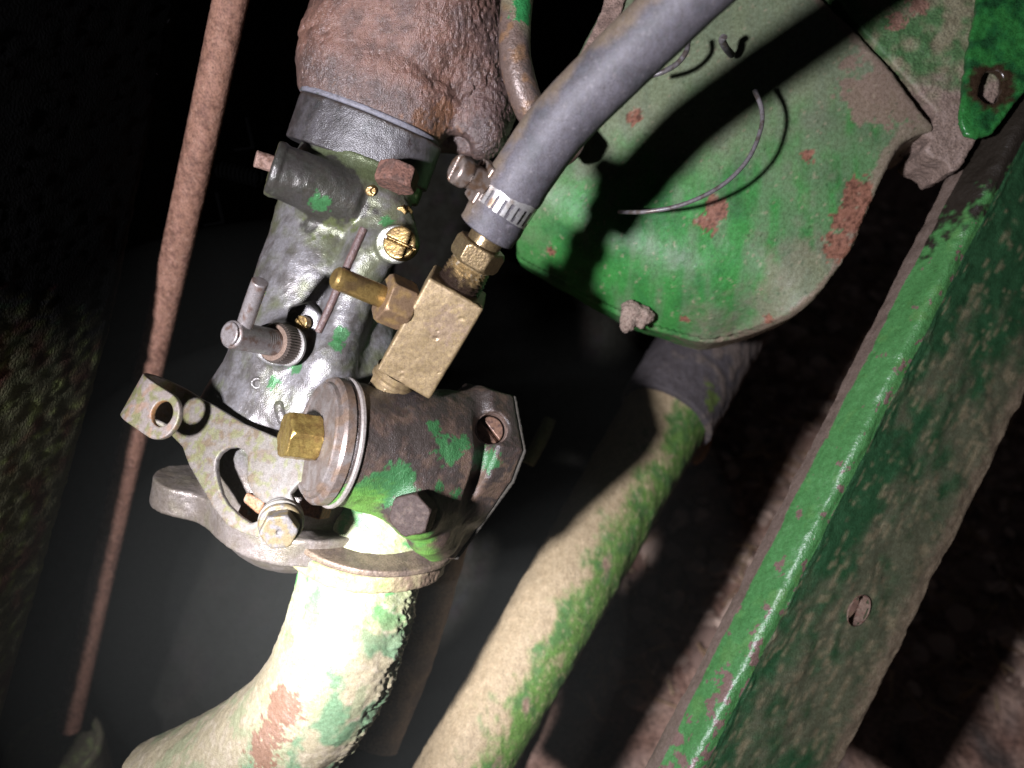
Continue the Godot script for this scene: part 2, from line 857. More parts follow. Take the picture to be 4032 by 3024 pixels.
func ground() -> void:
	# beaten earth of the shed floor, with chaff trodden in
	var v := PackedVector3Array()
	var idx := PackedInt32Array()
	var n := 170
	for j in n + 1:
		for i in n + 1:
			var q := Vector2(float(i) / n - 0.5, float(j) / n - 0.5)
			var far := q * (1.0 + 12.0 * q.length_squared())
			var x := 250.0 + far.x * 1500.0
			var z := -680.0 + far.y * 1500.0
			var p := Vector3(x, 0, z)
			v.append(p + Vector3(0, fb(p, 0.008) * 14.0 + fb(p, 0.05) * 5.0, 0))
	for j in n:
		for i in n:
			var a := j * (n + 1) + i
			idx.append_array(PackedInt32Array([a, a + 1, a + n + 1, a + 1, a + n + 2, a + n + 1]))
	base = Vector3.ZERO
	var tint := func(p: Vector3, _n: Vector3) -> Color:
		var t := fb(p, 0.03) * 0.5 + 0.5
		var c := lin(0.3, 0.17, 0.125).lerp(lin(0.62, 0.43, 0.34), step(0.3, 0.75, t))
		return c.lerp(lin(0.12, 0.1, 0.09), step(0.1, 0.5, fb(p + Vector3(90, 0, 5), 0.018)))
	var o := MeshInstance3D.new()
	o.name = "ground"
	o.mesh = finish(v, idx, tint)
	o.material_override = mat("earth", 0.95, 0.0, "grain", 3.0, 160.0)
	tag(o, "brown earth floor strewn with chaff behind the green rail", "", "", "structure")
	add_child(o)
	var straw := CylinderMesh.new()
	straw.top_radius = 0.0007
	straw.bottom_radius = 0.001
	straw.height = 1.0
	straw.radial_segments = 6
	straw.rings = 1
	var mm := MultiMesh.new()
	mm.transform_format = MultiMesh.TRANSFORM_3D
	mm.use_colors = true
	mm.mesh = straw
	mm.instance_count = 1500
	for i in 1500:
		var p := Vector3(rng.randf_range(0.0, 0.9), 0, rng.randf_range(-1.1, -0.3))
		p.y = 0.003 + rng.randf() * 0.006 + (fb(p * 1000.0, 0.008) * 14.0 + fb(p * 1000.0, 0.05) * 5.0) * 0.001
		var turn := Basis.from_euler(Vector3(PI / 2 + rng.randf_range(-0.25, 0.25), rng.randf() * TAU, 0))
		var len := rng.randf_range(0.008, 0.035)
		mm.set_instance_transform(i, Transform3D(turn * Basis.from_scale(Vector3(1, len, 1)), p))
		var w := rng.randf()
		mm.set_instance_color(i, Color(0.32, 0.2, 0.11).lerp(Color(0.6, 0.45, 0.27), w * w))
	var s := MultiMeshInstance3D.new()
	s.name = "straw_litter"
	s.multimesh = mm
	s.material_override = mat("straw", 0.8, 0.0, "")
	var stone := SphereMesh.new()
	stone.radial_segments = 7
	stone.rings = 4
	stone.radius = 0.5
	stone.height = 1.0
	var gm := MultiMesh.new()
	gm.transform_format = MultiMesh.TRANSFORM_3D
	gm.use_colors = true
	gm.mesh = stone
	gm.instance_count = 7000
	for i in 7000:
		var p := Vector3(rng.randf_range(0.0, 0.95), 0, rng.randf_range(-1.2, -0.3))
		p.y = (fb(p * 1000.0, 0.008) * 14.0 + fb(p * 1000.0, 0.05) * 5.0) * 0.001
		var w := rng.randf()
		var d := 0.003 + 0.018 * w * w * w
		gm.set_instance_transform(i, Transform3D(Basis.from_euler(Vector3(rng.randf_range(-0.6, 0.6), rng.randf() * TAU, rng.randf_range(-0.6, 0.6))) * Basis.from_scale(Vector3(d * 1.3, d * rng.randf_range(0.12, 0.5), d * rng.randf_range(0.7, 2.0))), p))
		gm.set_instance_color(i, Color(0.2, 0.125, 0.095).lerp(Color(0.8, 0.6, 0.47), pow(rng.randf(), 1.4)))
	var gs := MultiMeshInstance3D.new()
	gs.name = "gravel"
	gs.multimesh = gm
	gs.material_override = mat("stone", 0.9, 0.0, "")
	tag(gs, "flaky crumbs of earth and leaf litter lying on the brown floor", "gravel", "", "stuff")
	add_child(gs)
	tag(s, "loose bits of straw and chaff lying on the earth floor", "straw", "", "stuff")
	add_child(s)

func engine_block() -> void:
	var c := A(500, 700, 570)
	base = c
	var bs := facing(Vector3(0.1, 0.1, 1))
	var o := outline([[-500, -400], [1750, -400], [1640, 500], [1400, 1000], [1180, 1500], [1050, 1900], [-500, 1900]], 570, c, bs)
	var s := [Slab.new(c - bs.z * 30.0, bs, o, 60.0, 8.0).lay(5.0)]
	for i in 4:
		var x := 260.0 + i * 260.0
		s.append(RoundCone.new(A(x + 130, -200, 570), A(x - 60, 1500, 570), 7.0, 7.0, 8.0))
	var tint := func(p: Vector3, _n: Vector3) -> Color:
		return lin(0.02, 0.02, 0.018).lerp(lin(0.028, 0.026, 0.022), step(-0.3, 0.5, fb(p, 0.03)))
	alone("engine_block", solid(s, 8.0, tint), mat("soot", 0.95, 0.0, "grain", 0.6, 90.0, 0.0, 0.2), "sooty black engine casting deep behind the carburettor and rusty rod", "engine block")

func left_side() -> void:
	# rusty rod
	var path := [A(511, -60, 272), A(424, 350, 302), A(346, 700, 334), A(246, 1130, 370), A(150, 1570, 405)]
	base = path[4]
	var rusty := func(p: Vector3, _n: Vector3) -> Color:
		var c := lin(0.24, 0.13, 0.093).lerp(lin(0.13, 0.067, 0.048), step(-0.2, 0.5, fb(p, 0.35) + fb(p, 0.06) * 0.6))
		c = c.lerp(lin(0.32, 0.2, 0.15), step(0.2, 0.6, fb(p + Vector3(9, 4, 80), 0.7)) * 0.6)
		return c.lerp(lin(0.3, 0.18, 0.06), blot(p, A(487, 240, 280), 6.0, 0.8) * 0.4)
	var rough := func(p: Vector3, _n: Vector3, _t: float, _g: float) -> float:
		return fb(p, 0.5) * 0.22
	alone("rusty_rod", tube(path, [6.0, 6.0, 6.0, 6.0, 6.0], 300, 40, rusty, rough), mat("rust", 0.75, 0.0, "grain", 0.25, 30.0, 0.0, 0.35), "long rusty steel control rod slanting past the carburettor's left side", "rod")
	# the cup its lower end stands in
	var at := A(122, 1628, 412)
	thing("socket_cup", "dull green and brown round cup holding the rusty rod's foot", "cup", at)
	var o := get_child(get_child_count() - 1) as Node3D
	var cupc := func(p: Vector3, _n: Vector3) -> Color:
		return lin(0.07, 0.06, 0.035).lerp(OLIVE, step(0.0, 0.4, fb(p, 0.14)) * 0.7)
	var ax := Vector3(0.15, 0.8, 0.55)
	part("cup_wall", lathe(at, ax, [Vector2(-30, 23.5), Vector2(6, 23.5), Vector2(7.5, 22.5), Vector2(7.5, 20.5), Vector2(6.5, 19.5), Vector2(-2, 19.0)], 72, cupc), mat("dull", 0.8, 0.0, "grain", 0.3, 40.0), o)
	part("cup_floor", lathe(at, ax, [Vector2(-2.5, 19.2), Vector2(-2.5, 0.0)], 48, cupc), mats.dull, o)
	# crusted frame member in the near left, its upper part painted dark to stand for shade
	var crust_with_shade := func(p: Vector3, _n: Vector3) -> Color:
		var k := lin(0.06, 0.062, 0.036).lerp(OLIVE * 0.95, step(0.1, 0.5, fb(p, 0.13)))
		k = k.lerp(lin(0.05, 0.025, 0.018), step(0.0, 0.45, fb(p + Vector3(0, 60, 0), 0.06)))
		return k.lerp(lin(0.003, 0.003, 0.003), step(-10.0, 30.0, p.y + fb(p, 0.08) * 10.0))  # blackened towards the top: shade put into the colour
	base = Vector3(-145, -70, -200)
	var bv := PackedVector3Array()
	var bi := PackedInt32Array()
	var rows := 190
	var face := 46
	for j in rows + 1:
		var row := lerpf(-150.0, 1800.0, float(j) / rows)
		var far := A(250.0 - 0.2814 * (row - 700.0) if row > 700.0 else 250.0 + 0.2 * (700.0 - row), row, 291.0 + (row - 700.0) * 0.029 if row > 700.0 else 287.0 + row * 0.0057)
		var near := Vector3(far.x * 0.45 - 82.0, far.y * 0.6, -150)
		var line := [near + Vector3(-60, 0, 4), near + Vector3(-2, 0, 0)]
		for i in face + 1:
			line.append(near.lerp(far + Vector3(0, 0, 5), float(i) / face))
		line.append_array([far + Vector3(-1.5, 0, 1), far + Vector3(-5, 0, -2), far + Vector3(-60, 0, -10)])
		for p: Vector3 in line:
			var rise := fb(p, 0.12) * 1.0 + fb(p, 0.4) * 0.5 + maxf(fb(p + Vector3(50, 0, 0), 0.22), 0.0) * 1.6
			bv.append(p + Vector3(rise * 0.7, 0, rise * 0.3))
	var cols := face + 6
	for j in rows:
		for i in cols:
			var a := j * cols + i
			var b := j * cols + (i + 1) % cols
			bi.append_array(PackedInt32Array([a, b, a + cols, b, b + cols, a + cols]))
	var bn := normals_of(bv, bi)
	if bn[90 * cols + 20].x < 0.0:
		for i in range(0, bi.size(), 3):
			var sw := bi[i]
			bi[i] = bi[i + 1]
			bi[i + 1] = sw
	alone("frame_member", finish(bv, bi, crust_with_shade), mat("crust_with_shade", 0.9, 0.0, "grain", 0.4, 22.0, 0.0, 0.15), "crusted dark olive frame member at the far left, shade painted on its upper part", "frame member")

func right_side() -> void:
	# ---- painted frame rail: its near corner runs from upper right to lower centre
	var top := A(2357, -20, 285)
	var foot := A(1462, 1740, 270)
	base = (top + foot) * 0.5
	var dir := (foot - top).normalized()
	var px := Vector3(0.894, 0.447, 0.0)
	px = (px - dir * px.dot(dir)).normalized()
	var pz := px.cross(dir)
	if pz.z < 0.0:
		pz = -pz
	# cross-section of the rail, from the dusty lip on the left round the corner to the far right edge
	var prof := [Vector2(-10.4, -16), Vector2(-9.8, -14), Vector2(-9.2, -12.4), Vector2(-8.3, -10.4), Vector2(-7.2, -8.4), Vector2(-5.4, -5.6), Vector2(-3.4, -2.4), Vector2(-1.6, -0.4), Vector2(0.6, 0.0), Vector2(3.0, -0.9), Vector2(8, -3.2), Vector2(22, -9.6), Vector2(36, -16), Vector2(54, -24.3), Vector2(57, -27), Vector2(56, -31)]
	var nl := 560
	var nw := 156
	var len_ := (foot - top).length()
	var v := PackedVector3Array()
	var hole := Vector2(0, 0)
	var hole_at := A(1861, 1322, 283)
	hole.x = (hole_at - top).dot(dir)
	var s_of := PackedVector2Array()
	for i in nl + 1:
		var t := len_ * i / nl
		for j in nw + 1:
			var q: Vector2 = along(prof, float(j) / nw)
			v.append(top + dir * t + px * q.x + pz * q.y)
			s_of.append(Vector2(t, q.x))
	hole.y = (hole_at - top).dot(px)
	# real bolt hole: points inside are pushed to its rim, and the faces inside are left out
	var inner := PackedByteArray()
	inner.resize(v.size())
	for i in v.size():
		var w := s_of[i] - hole
		var e := Vector2(w.x / 6.2, w.y / 4.4)
		var r := e.length()
		if r < 1.0 and s_of[i].y > 3.0:
			inner[i] = 1
			if r > 0.8:
				var g := w / r - w
				v[i] += dir * g.x + (px * g.y + pz * g.y * -0.46)
	var idx := PackedInt32Array()
	for i in nl:
		for j in nw:
			var a := i * (nw + 1) + j
			var b := a + nw + 1
			if inner[a] and inner[a + 1] and inner[b] and inner[b + 1]:
				continue
			idx.append_array(PackedInt32Array([a, a + 1, b, a + 1, b + 1, b]))
	var nor := normals_of(v, idx)
	if nor[(nw + 1) * 280 + 85].z < 0.0:
		for i in range(0, idx.size(), 3):
			var sw := idx[i]
			idx[i] = idx[i + 1]
			idx[i + 1] = sw
		nor = normals_of(v, idx)
	for i in v.size():
		var p := v[i]
		var sx := s_of[i].y
		var rough := fb(p, 0.035) * 1.1 + fb(p, 0.1) * 0.45 + fb(p, 0.4) * 0.12
		if sx > 3.0:
			rough += maxf(fb(Vector3(s_of[i].x * 0.1, sx * 0.42, 3.0), 1.0), -0.1) * 0.5
		v[i] += nor[i] * rough
	var paint := func(p: Vector3, _n: Vector3) -> Color:
		var w := p - top
		var t := w.dot(dir)
		var sx := w.dot(px)
		var c := GREEN
		if sx > 3.0:
			c = lin(0.022, 0.07, 0.03)
			var f := fb(Vector3(t * 0.022, sx * 0.04, 7.0), 1.0) * 0.9 + fb(Vector3(t * 0.07, sx * 0.13, 2.0), 1.0) * 0.5 + (sx - 20.0) * 0.016
			if t < 150.0:
				f -= (150.0 - t) * 0.012
			c = c.lerp(lin(0.1, 0.1, 0.066), step(-0.25, 0.5, f) * 0.85)
			c = c.lerp(lin(0.27, 0.22, 0.14), step(0.16, 0.5, fb(Vector3(t * 0.09, sx * 0.4, 9.0), 1.0) + f * 0.16) * 0.45)
			c = c.lerp(lin(0.2, 0.155, 0.11), step(47.0, 54.0, sx + fb(p, 0.2) * 4.0) * 0.8)
		elif sx < -8.4:
			c = lin(0.13, 0.1, 0.085)
		else:
			c = c.lerp(lin(0.09, 0.2, 0.06), step(0.1, 0.5, fb(p, 0.08)) * 0.45)
			var chip := fb(Vector3(t * 0.11, sx * 0.2, 1.0), 1.0) + fb(p, 0.5) * 0.35
			chip += 0.28 * step(190.0, 330.0, t) + 0.12 * step(-6.0, 0.0, sx)
			c = c.lerp(lin(0.15, 0.1, 0.09), step(0.5, 0.54, chip))
			# oily black patch near the top
			var oil := step(100.0, 84.0, t + fb(p, 0.15) * 26.0 + sx * 2.2)
			c = c.lerp(lin(0.02, 0.017, 0.014), oil)
		return c
	thing("frame_rail", "long green painted frame rail with rubbed corner and dusty face", "rail", base)
	var rail := get_child(get_child_count() - 1) as Node3D
	var gloss := mat("rail_paint", 0.4, 0.0, "grain", 0.16, 14.0, 0.0, 0.5)
	part("rail_skin", finish(v, idx, paint), gloss, rail)
	# the thickness of the plate round the bolt hole
	var ring := PackedVector3Array()
	var ri := PackedInt32Array()
	var nrm := (px * 0.5 + pz * 0.866).normalized()
	for k in 4:
		for i in 48:
			var g := TAU * i / 48
			ring.append(top + dir * (hole.x + cos(g) * 6.2) + px * (hole.y + sin(g) * 4.4) + pz * (-0.46 * (hole.y + sin(g) * 4.4) + 0.9) - nrm * (k * 1.8 - 0.4))
	for k in 3:
		for i in 48:
			var a := k * 48 + i
			var b := k * 48 + (i + 1) % 48
			ri.append_array(PackedInt32Array([a, b, a + 48, b, b + 48, a + 48]))
	part("bolt_hole", finish(ring, ri, func(p: Vector3, _n: Vector3) -> Color: return lin(0.16, 0.11, 0.09).lerp(RUST_DARK, step(0.0, 0.4, fb(p, 0.4)))), mat("rust", 0.75, 0.0, "grain", 0.25, 30.0, 0.0, 0.35), rail)

	# ---- large green housing behind the hose
	var c := A(1560, 380, 286)
	base = c
	var bs := facing(Vector3(-0.12, 0.06, 1.0))
	var rim_px := [[1085, 515], [1180, 568], [1270, 618], [1400, 680], [1500, 712], [1550, 722], [1612, 712]]
	var shape := [[1612, 712], [1663, 699], [1712, 684], [1760, 652], [1803, 600], [1852, 530], [1889, 440], [1925, 358], [1955, 300], [2000, 275], [2047, 264], [1885, 75], [1760, -60], [1330, -60], [1180, 230], [1085, 515], [1180, 568], [1270, 618], [1400, 680], [1500, 712], [1550, 722]]
	shape = eased(shape)
	var sl := Slab.new(c - bs.z * 21.0, bs, outline(shape, 286, c, bs), 42.0, 2.0)
	sl.roll = 32.0
	sl.dome = 0.0011
	sl.rim = outline(rim_px, 286, c, bs)
	sl.lay(1.2)
	var chips := []
	var chip_r := [4.6, 4.2, 6.5, 6.5, 6.0, 2.6, 2.2, 3.2, 2.0, 2.0]
	for q in [[1548, 448], [1528, 480], [1858, 420], [1838, 470], [1815, 530], [1745, 335], [1190, 545], [1370, 255], [1480, 690], [1660, 690]]:
		chips.append(skin_at([sl], q[0], q[1], 230.0))
	var tank := func(p: Vector3, _n: Vector3) -> Color:
		var f := fb(p, 0.03) + fb(p, 0.11) * 0.5
		var g := lin(0.04, 0.2, 0.045)
		var k := g.lerp(lin(0.024, 0.1, 0.032), step(-0.2, 0.6, fb(p + Vector3(30, 0, 0), 0.04)) * 0.8)
		var q := (p - sl.c) * sl.m
		var pale := step(-0.35, 0.6, q.y * 0.017 - q.x * 0.003 + f * 0.4 - 0.05)
		k = k.lerp(lin(0.19, 0.195, 0.14), pale * 0.8)
		var brown := step(-0.2, 0.3, q.x * 0.02 - q.y * 0.022 - 1.05 + f * 0.55 + fb(p, 0.35) * 0.15)
		k = k.lerp(lin(0.19, 0.165, 0.125), brown * 0.75)
		k = k.lerp(lin(0.13, 0.16, 0.11), step(-0.1, 0.6, fb(Vector3(q.x * 0.12, q.y * 0.04, 3.0), 1.0) + 0.2 + q.x * 0.006) * 0.5)
		# thick brown dust by the seam and along the lower right rim
		k = k.lerp(lin(0.2, 0.145, 0.115), blot(p, A(1910, 200, 286), 14.0, 0.9) * 0.9)
		k = k.lerp(lin(0.2, 0.15, 0.12), step(0.0, 0.3, 0.6 - absf(sl.flat(Vector2(((p - sl.c) * sl.m).x, ((p - sl.c) * sl.m).y))) * 0.16 + fb(p, 0.2) * 0.5 + (p.x - c.x) * 0.012 - 0.4) * 0.8)
		# bare rust where the paint has gone
		for i in chips.size():
			k = k.lerp(lin(0.21, 0.1, 0.07).lerp(RUST_DARK, step(0.0, 0.4, fb(p, 0.5))), blot(p, chips[i], chip_r[i], 0.7))
		k = k.lerp(lin(0.3, 0.25, 0.18), step(0.42, 0.6, fb(Vector3(p.x * 0.9 + p.y * 0.5, p.y * 0.35 - p.x * 0.2, 5.0), 0.55)) * 0.55)
		return k.lerp(lin(0.02, 0.05, 0.02), step(0.5, 0.62, fb(p + Vector3(77, 3, 9), 0.45)) * 0.6)
	var dent := func(p: Vector3, n: Vector3) -> float:
		var rag := step(0.0, 40.0, p.x - A(1600, 0, 286).x)
		var bare := 0.0
		for i in chips.size():
			bare = maxf(bare, blot(p, chips[i], chip_r[i], 0.7))
		return -0.35 * bare + 0.22 * step(0.3, 0.5, fb(p + Vector3(8, 0, 0), 0.3)) + fb(p, 0.03) * 0.8 + fb(p, 0.16) * 0.1 + fb(p, 0.6) * (0.1 + 0.35 * rag * (1.0 - absf(n.z)))
	slack = 2.1
	alone("green_housing", solid([sl], 0.92, tank, dent), mat("tank_paint", 0.5, 0.0, "grain", 0.06, 13.0, 0.0, 0.36), "big rounded green housing with flaking paint behind the black hose", "housing")

	slack = 1.0
	# ---- dusty casting above the seam
	c = A(1980, 130, 288)
	base = c
	bs = facing(Vector3(-0.05, 0.05, 1.0))
	var up_shape := [[1752, -70], [1878, 79], [1944, 153], [2024, 242], [2014, 266], [1990, 272], [1998, 292], [2014, 298], [2000, 322], [2012, 338], [2046, 352], [2052, 372], [2072, 366], [2090, 335], [2112, 296], [2160, 200], [2160, -70]]
	var casting := func(p: Vector3, _n: Vector3) -> Color:
		var k := lin(0.05, 0.12, 0.04).lerp(lin(0.17, 0.16, 0.1), step(-0.3, 0.3, fb(p, 0.08)))
		var down := (A(1980, 130, 292) - p).y
		k = k.lerp(lin(0.19, 0.14, 0.115), step(2.0, 18.0, down + fb(p, 0.12) * 10.0))
		for q in [[1935, 50, 3.6], [1980, 15, 4.0], [2035, 170, 2.6]]:
			k = k.lerp(lin(0.2, 0.11, 0.08), blot(p, A(q[0], q[1], 290), q[2], 0.8))
		return k
	var flaky := func(p: Vector3, _n: Vector3) -> float:
		return fb(p, 0.1) * 0.8 + absf(fb(p, 0.3)) * 0.5 + fb(p, 0.8) * 0.15
	alone("dusty_casting", solid([Slab.new(c - bs.z * 12.0, bs, outline(up_shape, 288, c, bs), 24.0, 0.9).lay(1.0)], 0.75, casting, flaky), mat("dusty_paint", 0.7, 0.0, "grain", 0.3, 30.0), "dusty flaking green casting above the housing's thin dark seam", "casting")

	# ---- glossy lug with an oval hole, upper right corner
	c = A(2150, 150, 280)
	base = c
	bs = facing(Vector3(-0.02, 0.1, 1.0))
	var lug := [[2125, -80], [2112, 10], [2092, 110], [2080, 200], [2076, 262], [2088, 290], [2112, 298], [2142, 288], [2165, 262], [2200, 215], [2330, 60], [2330, -80]]
	var ho := A(2141, 188, 280)
	ho = ho * (c.dot(bs.z) / ho.dot(bs.z))
	var green_lug := func(p: Vector3, _n: Vector3) -> Color:
		var k := lin(0.025, 0.14, 0.035).lerp(lin(0.012, 0.06, 0.02), step(-0.2, 0.4, fb(p, 0.1)))
		var dd := (p - ho).length()
		return k.lerp(lin(0.035, 0.022, 0.014), step(10.0, 7.2, dd + fb(p, 0.25) * 3.0))
	var cut := Cyl.new(ho - bs.z * 20.0, ho + bs.z * 20.0, 4.2, 4.2, 0.3, 0.6, 1)
	var cut2 := Cyl.new(ho - bs.z * 20.0 + Vector3(0.7, 2.6, 0), ho + bs.z * 20.0 + Vector3(0.7, 2.6, 0), 3.8, 3.8, 0.3, 0.6, 1)
	var cut3 := Cyl.new(ho - bs.z * 20.0 - Vector3(0.7, 2.6, 0), ho + bs.z * 20.0 - Vector3(0.7, 2.6, 0), 3.8, 3.8, 0.3, 0.6, 1)
	alone("bracket_lug", solid([Slab.new(c - bs.z * 1.5, bs, outline(lug, 280, c, bs), 3.0, 1.2).lay(0.8), cut, cut2, cut3], 0.7, green_lug, func(p: Vector3, _n: Vector3) -> float: return fb(p, 0.12) * 0.7 + fb(p, 0.4) * 0.2), mat("gloss_green", 0.26, 0.0, "soft", 0.2, 22.0), "glossy dark green bracket lug with an oval hole, top right", "bracket")

	# ---- mud clinging under the housing
	base = A(1370, 690, 300)
	var mud := [RoundCone.new(A(1364, 672, 306), A(1354, 704, 305), 4.2, 2.6, 2.0), RoundCone.new(A(1392, 682, 306), A(1384, 696, 306), 3.8, 2.6, 2.0)]
	alone("mud_clod", solid(mud, 0.6, func(p: Vector3, _n: Vector3) -> Color: return lin(0.26, 0.2, 0.165).lerp(lin(0.16, 0.11, 0.09), step(0.0, 0.4, fb(p, 0.5))), func(p: Vector3, _n: Vector3) -> float: return fb(p, 0.35) * 0.9 + fb(p, 1.0) * 0.35), mat("dry_mud", 0.95, 0.0, "grain", 0.4, 20.0), "small clod of dry mud stuck under the green housing", "mud")

func back_pipes() -> void:
	# pipe with its rubber sleeve, running from the housing down to the lower edge
	var path := [A(1560, 690, 452), A(1400, 962, 412), A(1243, 1240, 368), A(1107, 1475, 346), A(955, 1740, 330)]
	thing("air_pipe", "green and dusty pipe hanging below a black rubber sleeve", "pipe", path[2])
	var o := get_child(get_child_count() - 1) as Node3D
	var skin := func(p: Vector3, n: Vector3) -> Color:
		var q := n.x * 0.87 - n.y * 0.5
		var g := lin(0.085, 0.17, 0.035).lerp(lin(0.055, 0.13, 0.035), step(0.0, 0.4, fb(p, 0.06)))
		var k := g.lerp(lin(0.27, 0.215, 0.13), step(0.35, -0.3, q + fb(p, 0.06) * 0.7 + fb(p, 0.25) * 0.25))
		k = k.lerp(lin(0.2, 0.14, 0.1), step(0.2, 0.5, fb(p + Vector3(0, 0, 50), 0.05) - absf(q - 0.3)))
		k = k.lerp(lin(0.4, 0.31, 0.2), step(0.15, 0.5, fb(p, 0.3)) * 0.35)
		return k.lerp(lin(0.07, 0.18, 0.07), blot(p, A(1345, 1075, 392), 11.0, 1.0))
	var rough := func(p: Vector3, _n: Vector3, _t: float, _g: float) -> float:
		return fb(p, 0.07) * 0.7 + fb(p, 0.3) * 0.2
	part("pipe_wall", tube(path, [24.6, 23.0, 20.7, 19.5, 18.7], 300, 120, skin, rough), mat("matt_paint", 0.72, 0.0, "grain", 0.25, 26.0, 0.0, 0.4), o)
	var rub := func(p: Vector3, _n: Vector3) -> Color:
		var k := lin(0.06, 0.053, 0.055).lerp(lin(0.11, 0.088, 0.076), step(0.0, 0.5, fb(p, 0.1) + (p.x - A(1490, 0, 440).x) * 0.02))
		return k.lerp(lin(0.08, 0.12, 0.025), blot(p, A(1520, 862, 408), 8.0, 0.6))
	var rag := func(p: Vector3, _n: Vector3, t: float, _g: float) -> float:
		return fb(p, 0.1) * 0.7 + fb(p, 0.4) * (0.25 + 1.1 * step(0.5, 0.0, t))
	part("rubber_sleeve", tube([A(1660, 510, 466), A(1560, 690, 452), A(1437, 899, 421)], [27.8, 27.6, 26.8], 140, 120, rub, rag), mat("old_rubber", 0.8, 0.0, "grain", 0.3, 30.0), o)
	# dim pipe just behind the inlet pipe
	base = A(920, 1250, 345)
	alone("brown_pipe", tube([A(985, 1050, 350), A(935, 1220, 345), A(880, 1400, 340), A(800, 1600, 335)], [13.0, 13.0, 13.0, 13.0], 120, 60, func(p: Vector3, _n: Vector3) -> Color: return lin(0.2, 0.15, 0.12).lerp(lin(0.12, 0.09, 0.08), step(-0.2, 0.4, fb(p, 0.08))), rough), mat("dull", 0.8, 0.0, "grain", 0.3, 40.0), "dull brown pipe half hidden behind the bright inlet pipe", "pipe")
	base = A(1165, 945, 380)
	alone("pale_rod", tube([A(1188, 905, 382), A(1168, 950, 380), A(1140, 1000, 378)], [3.0, 3.4, 3.4], 30, 24, func(p: Vector3, _n: Vector3) -> Color: return lin(0.2, 0.2, 0.11)), mats.dull, "short pale blurred rod in the gap right of the fuel bowl", "rod")
	base = A(1515, 965, 500)
	alone("orange_leaf", solid([Egg.new(A(1515, 962, 500), facing(Vector3(0.1, 0.2, 1), Vector3(0.45, 0.89, 0)), Vector3(13.5, 5.4, 1.8))], 0.7, func(p: Vector3, _n: Vector3) -> Color: return lin(0.55, 0.26, 0.08).lerp(lin(0.45, 0.2, 0.12), step(0.0, 0.5, fb(p, 0.2)))), mat("leaf", 0.7, 0.0, ""), "dry orange leaf caught beside the dusty green pipe's top", "leaf")

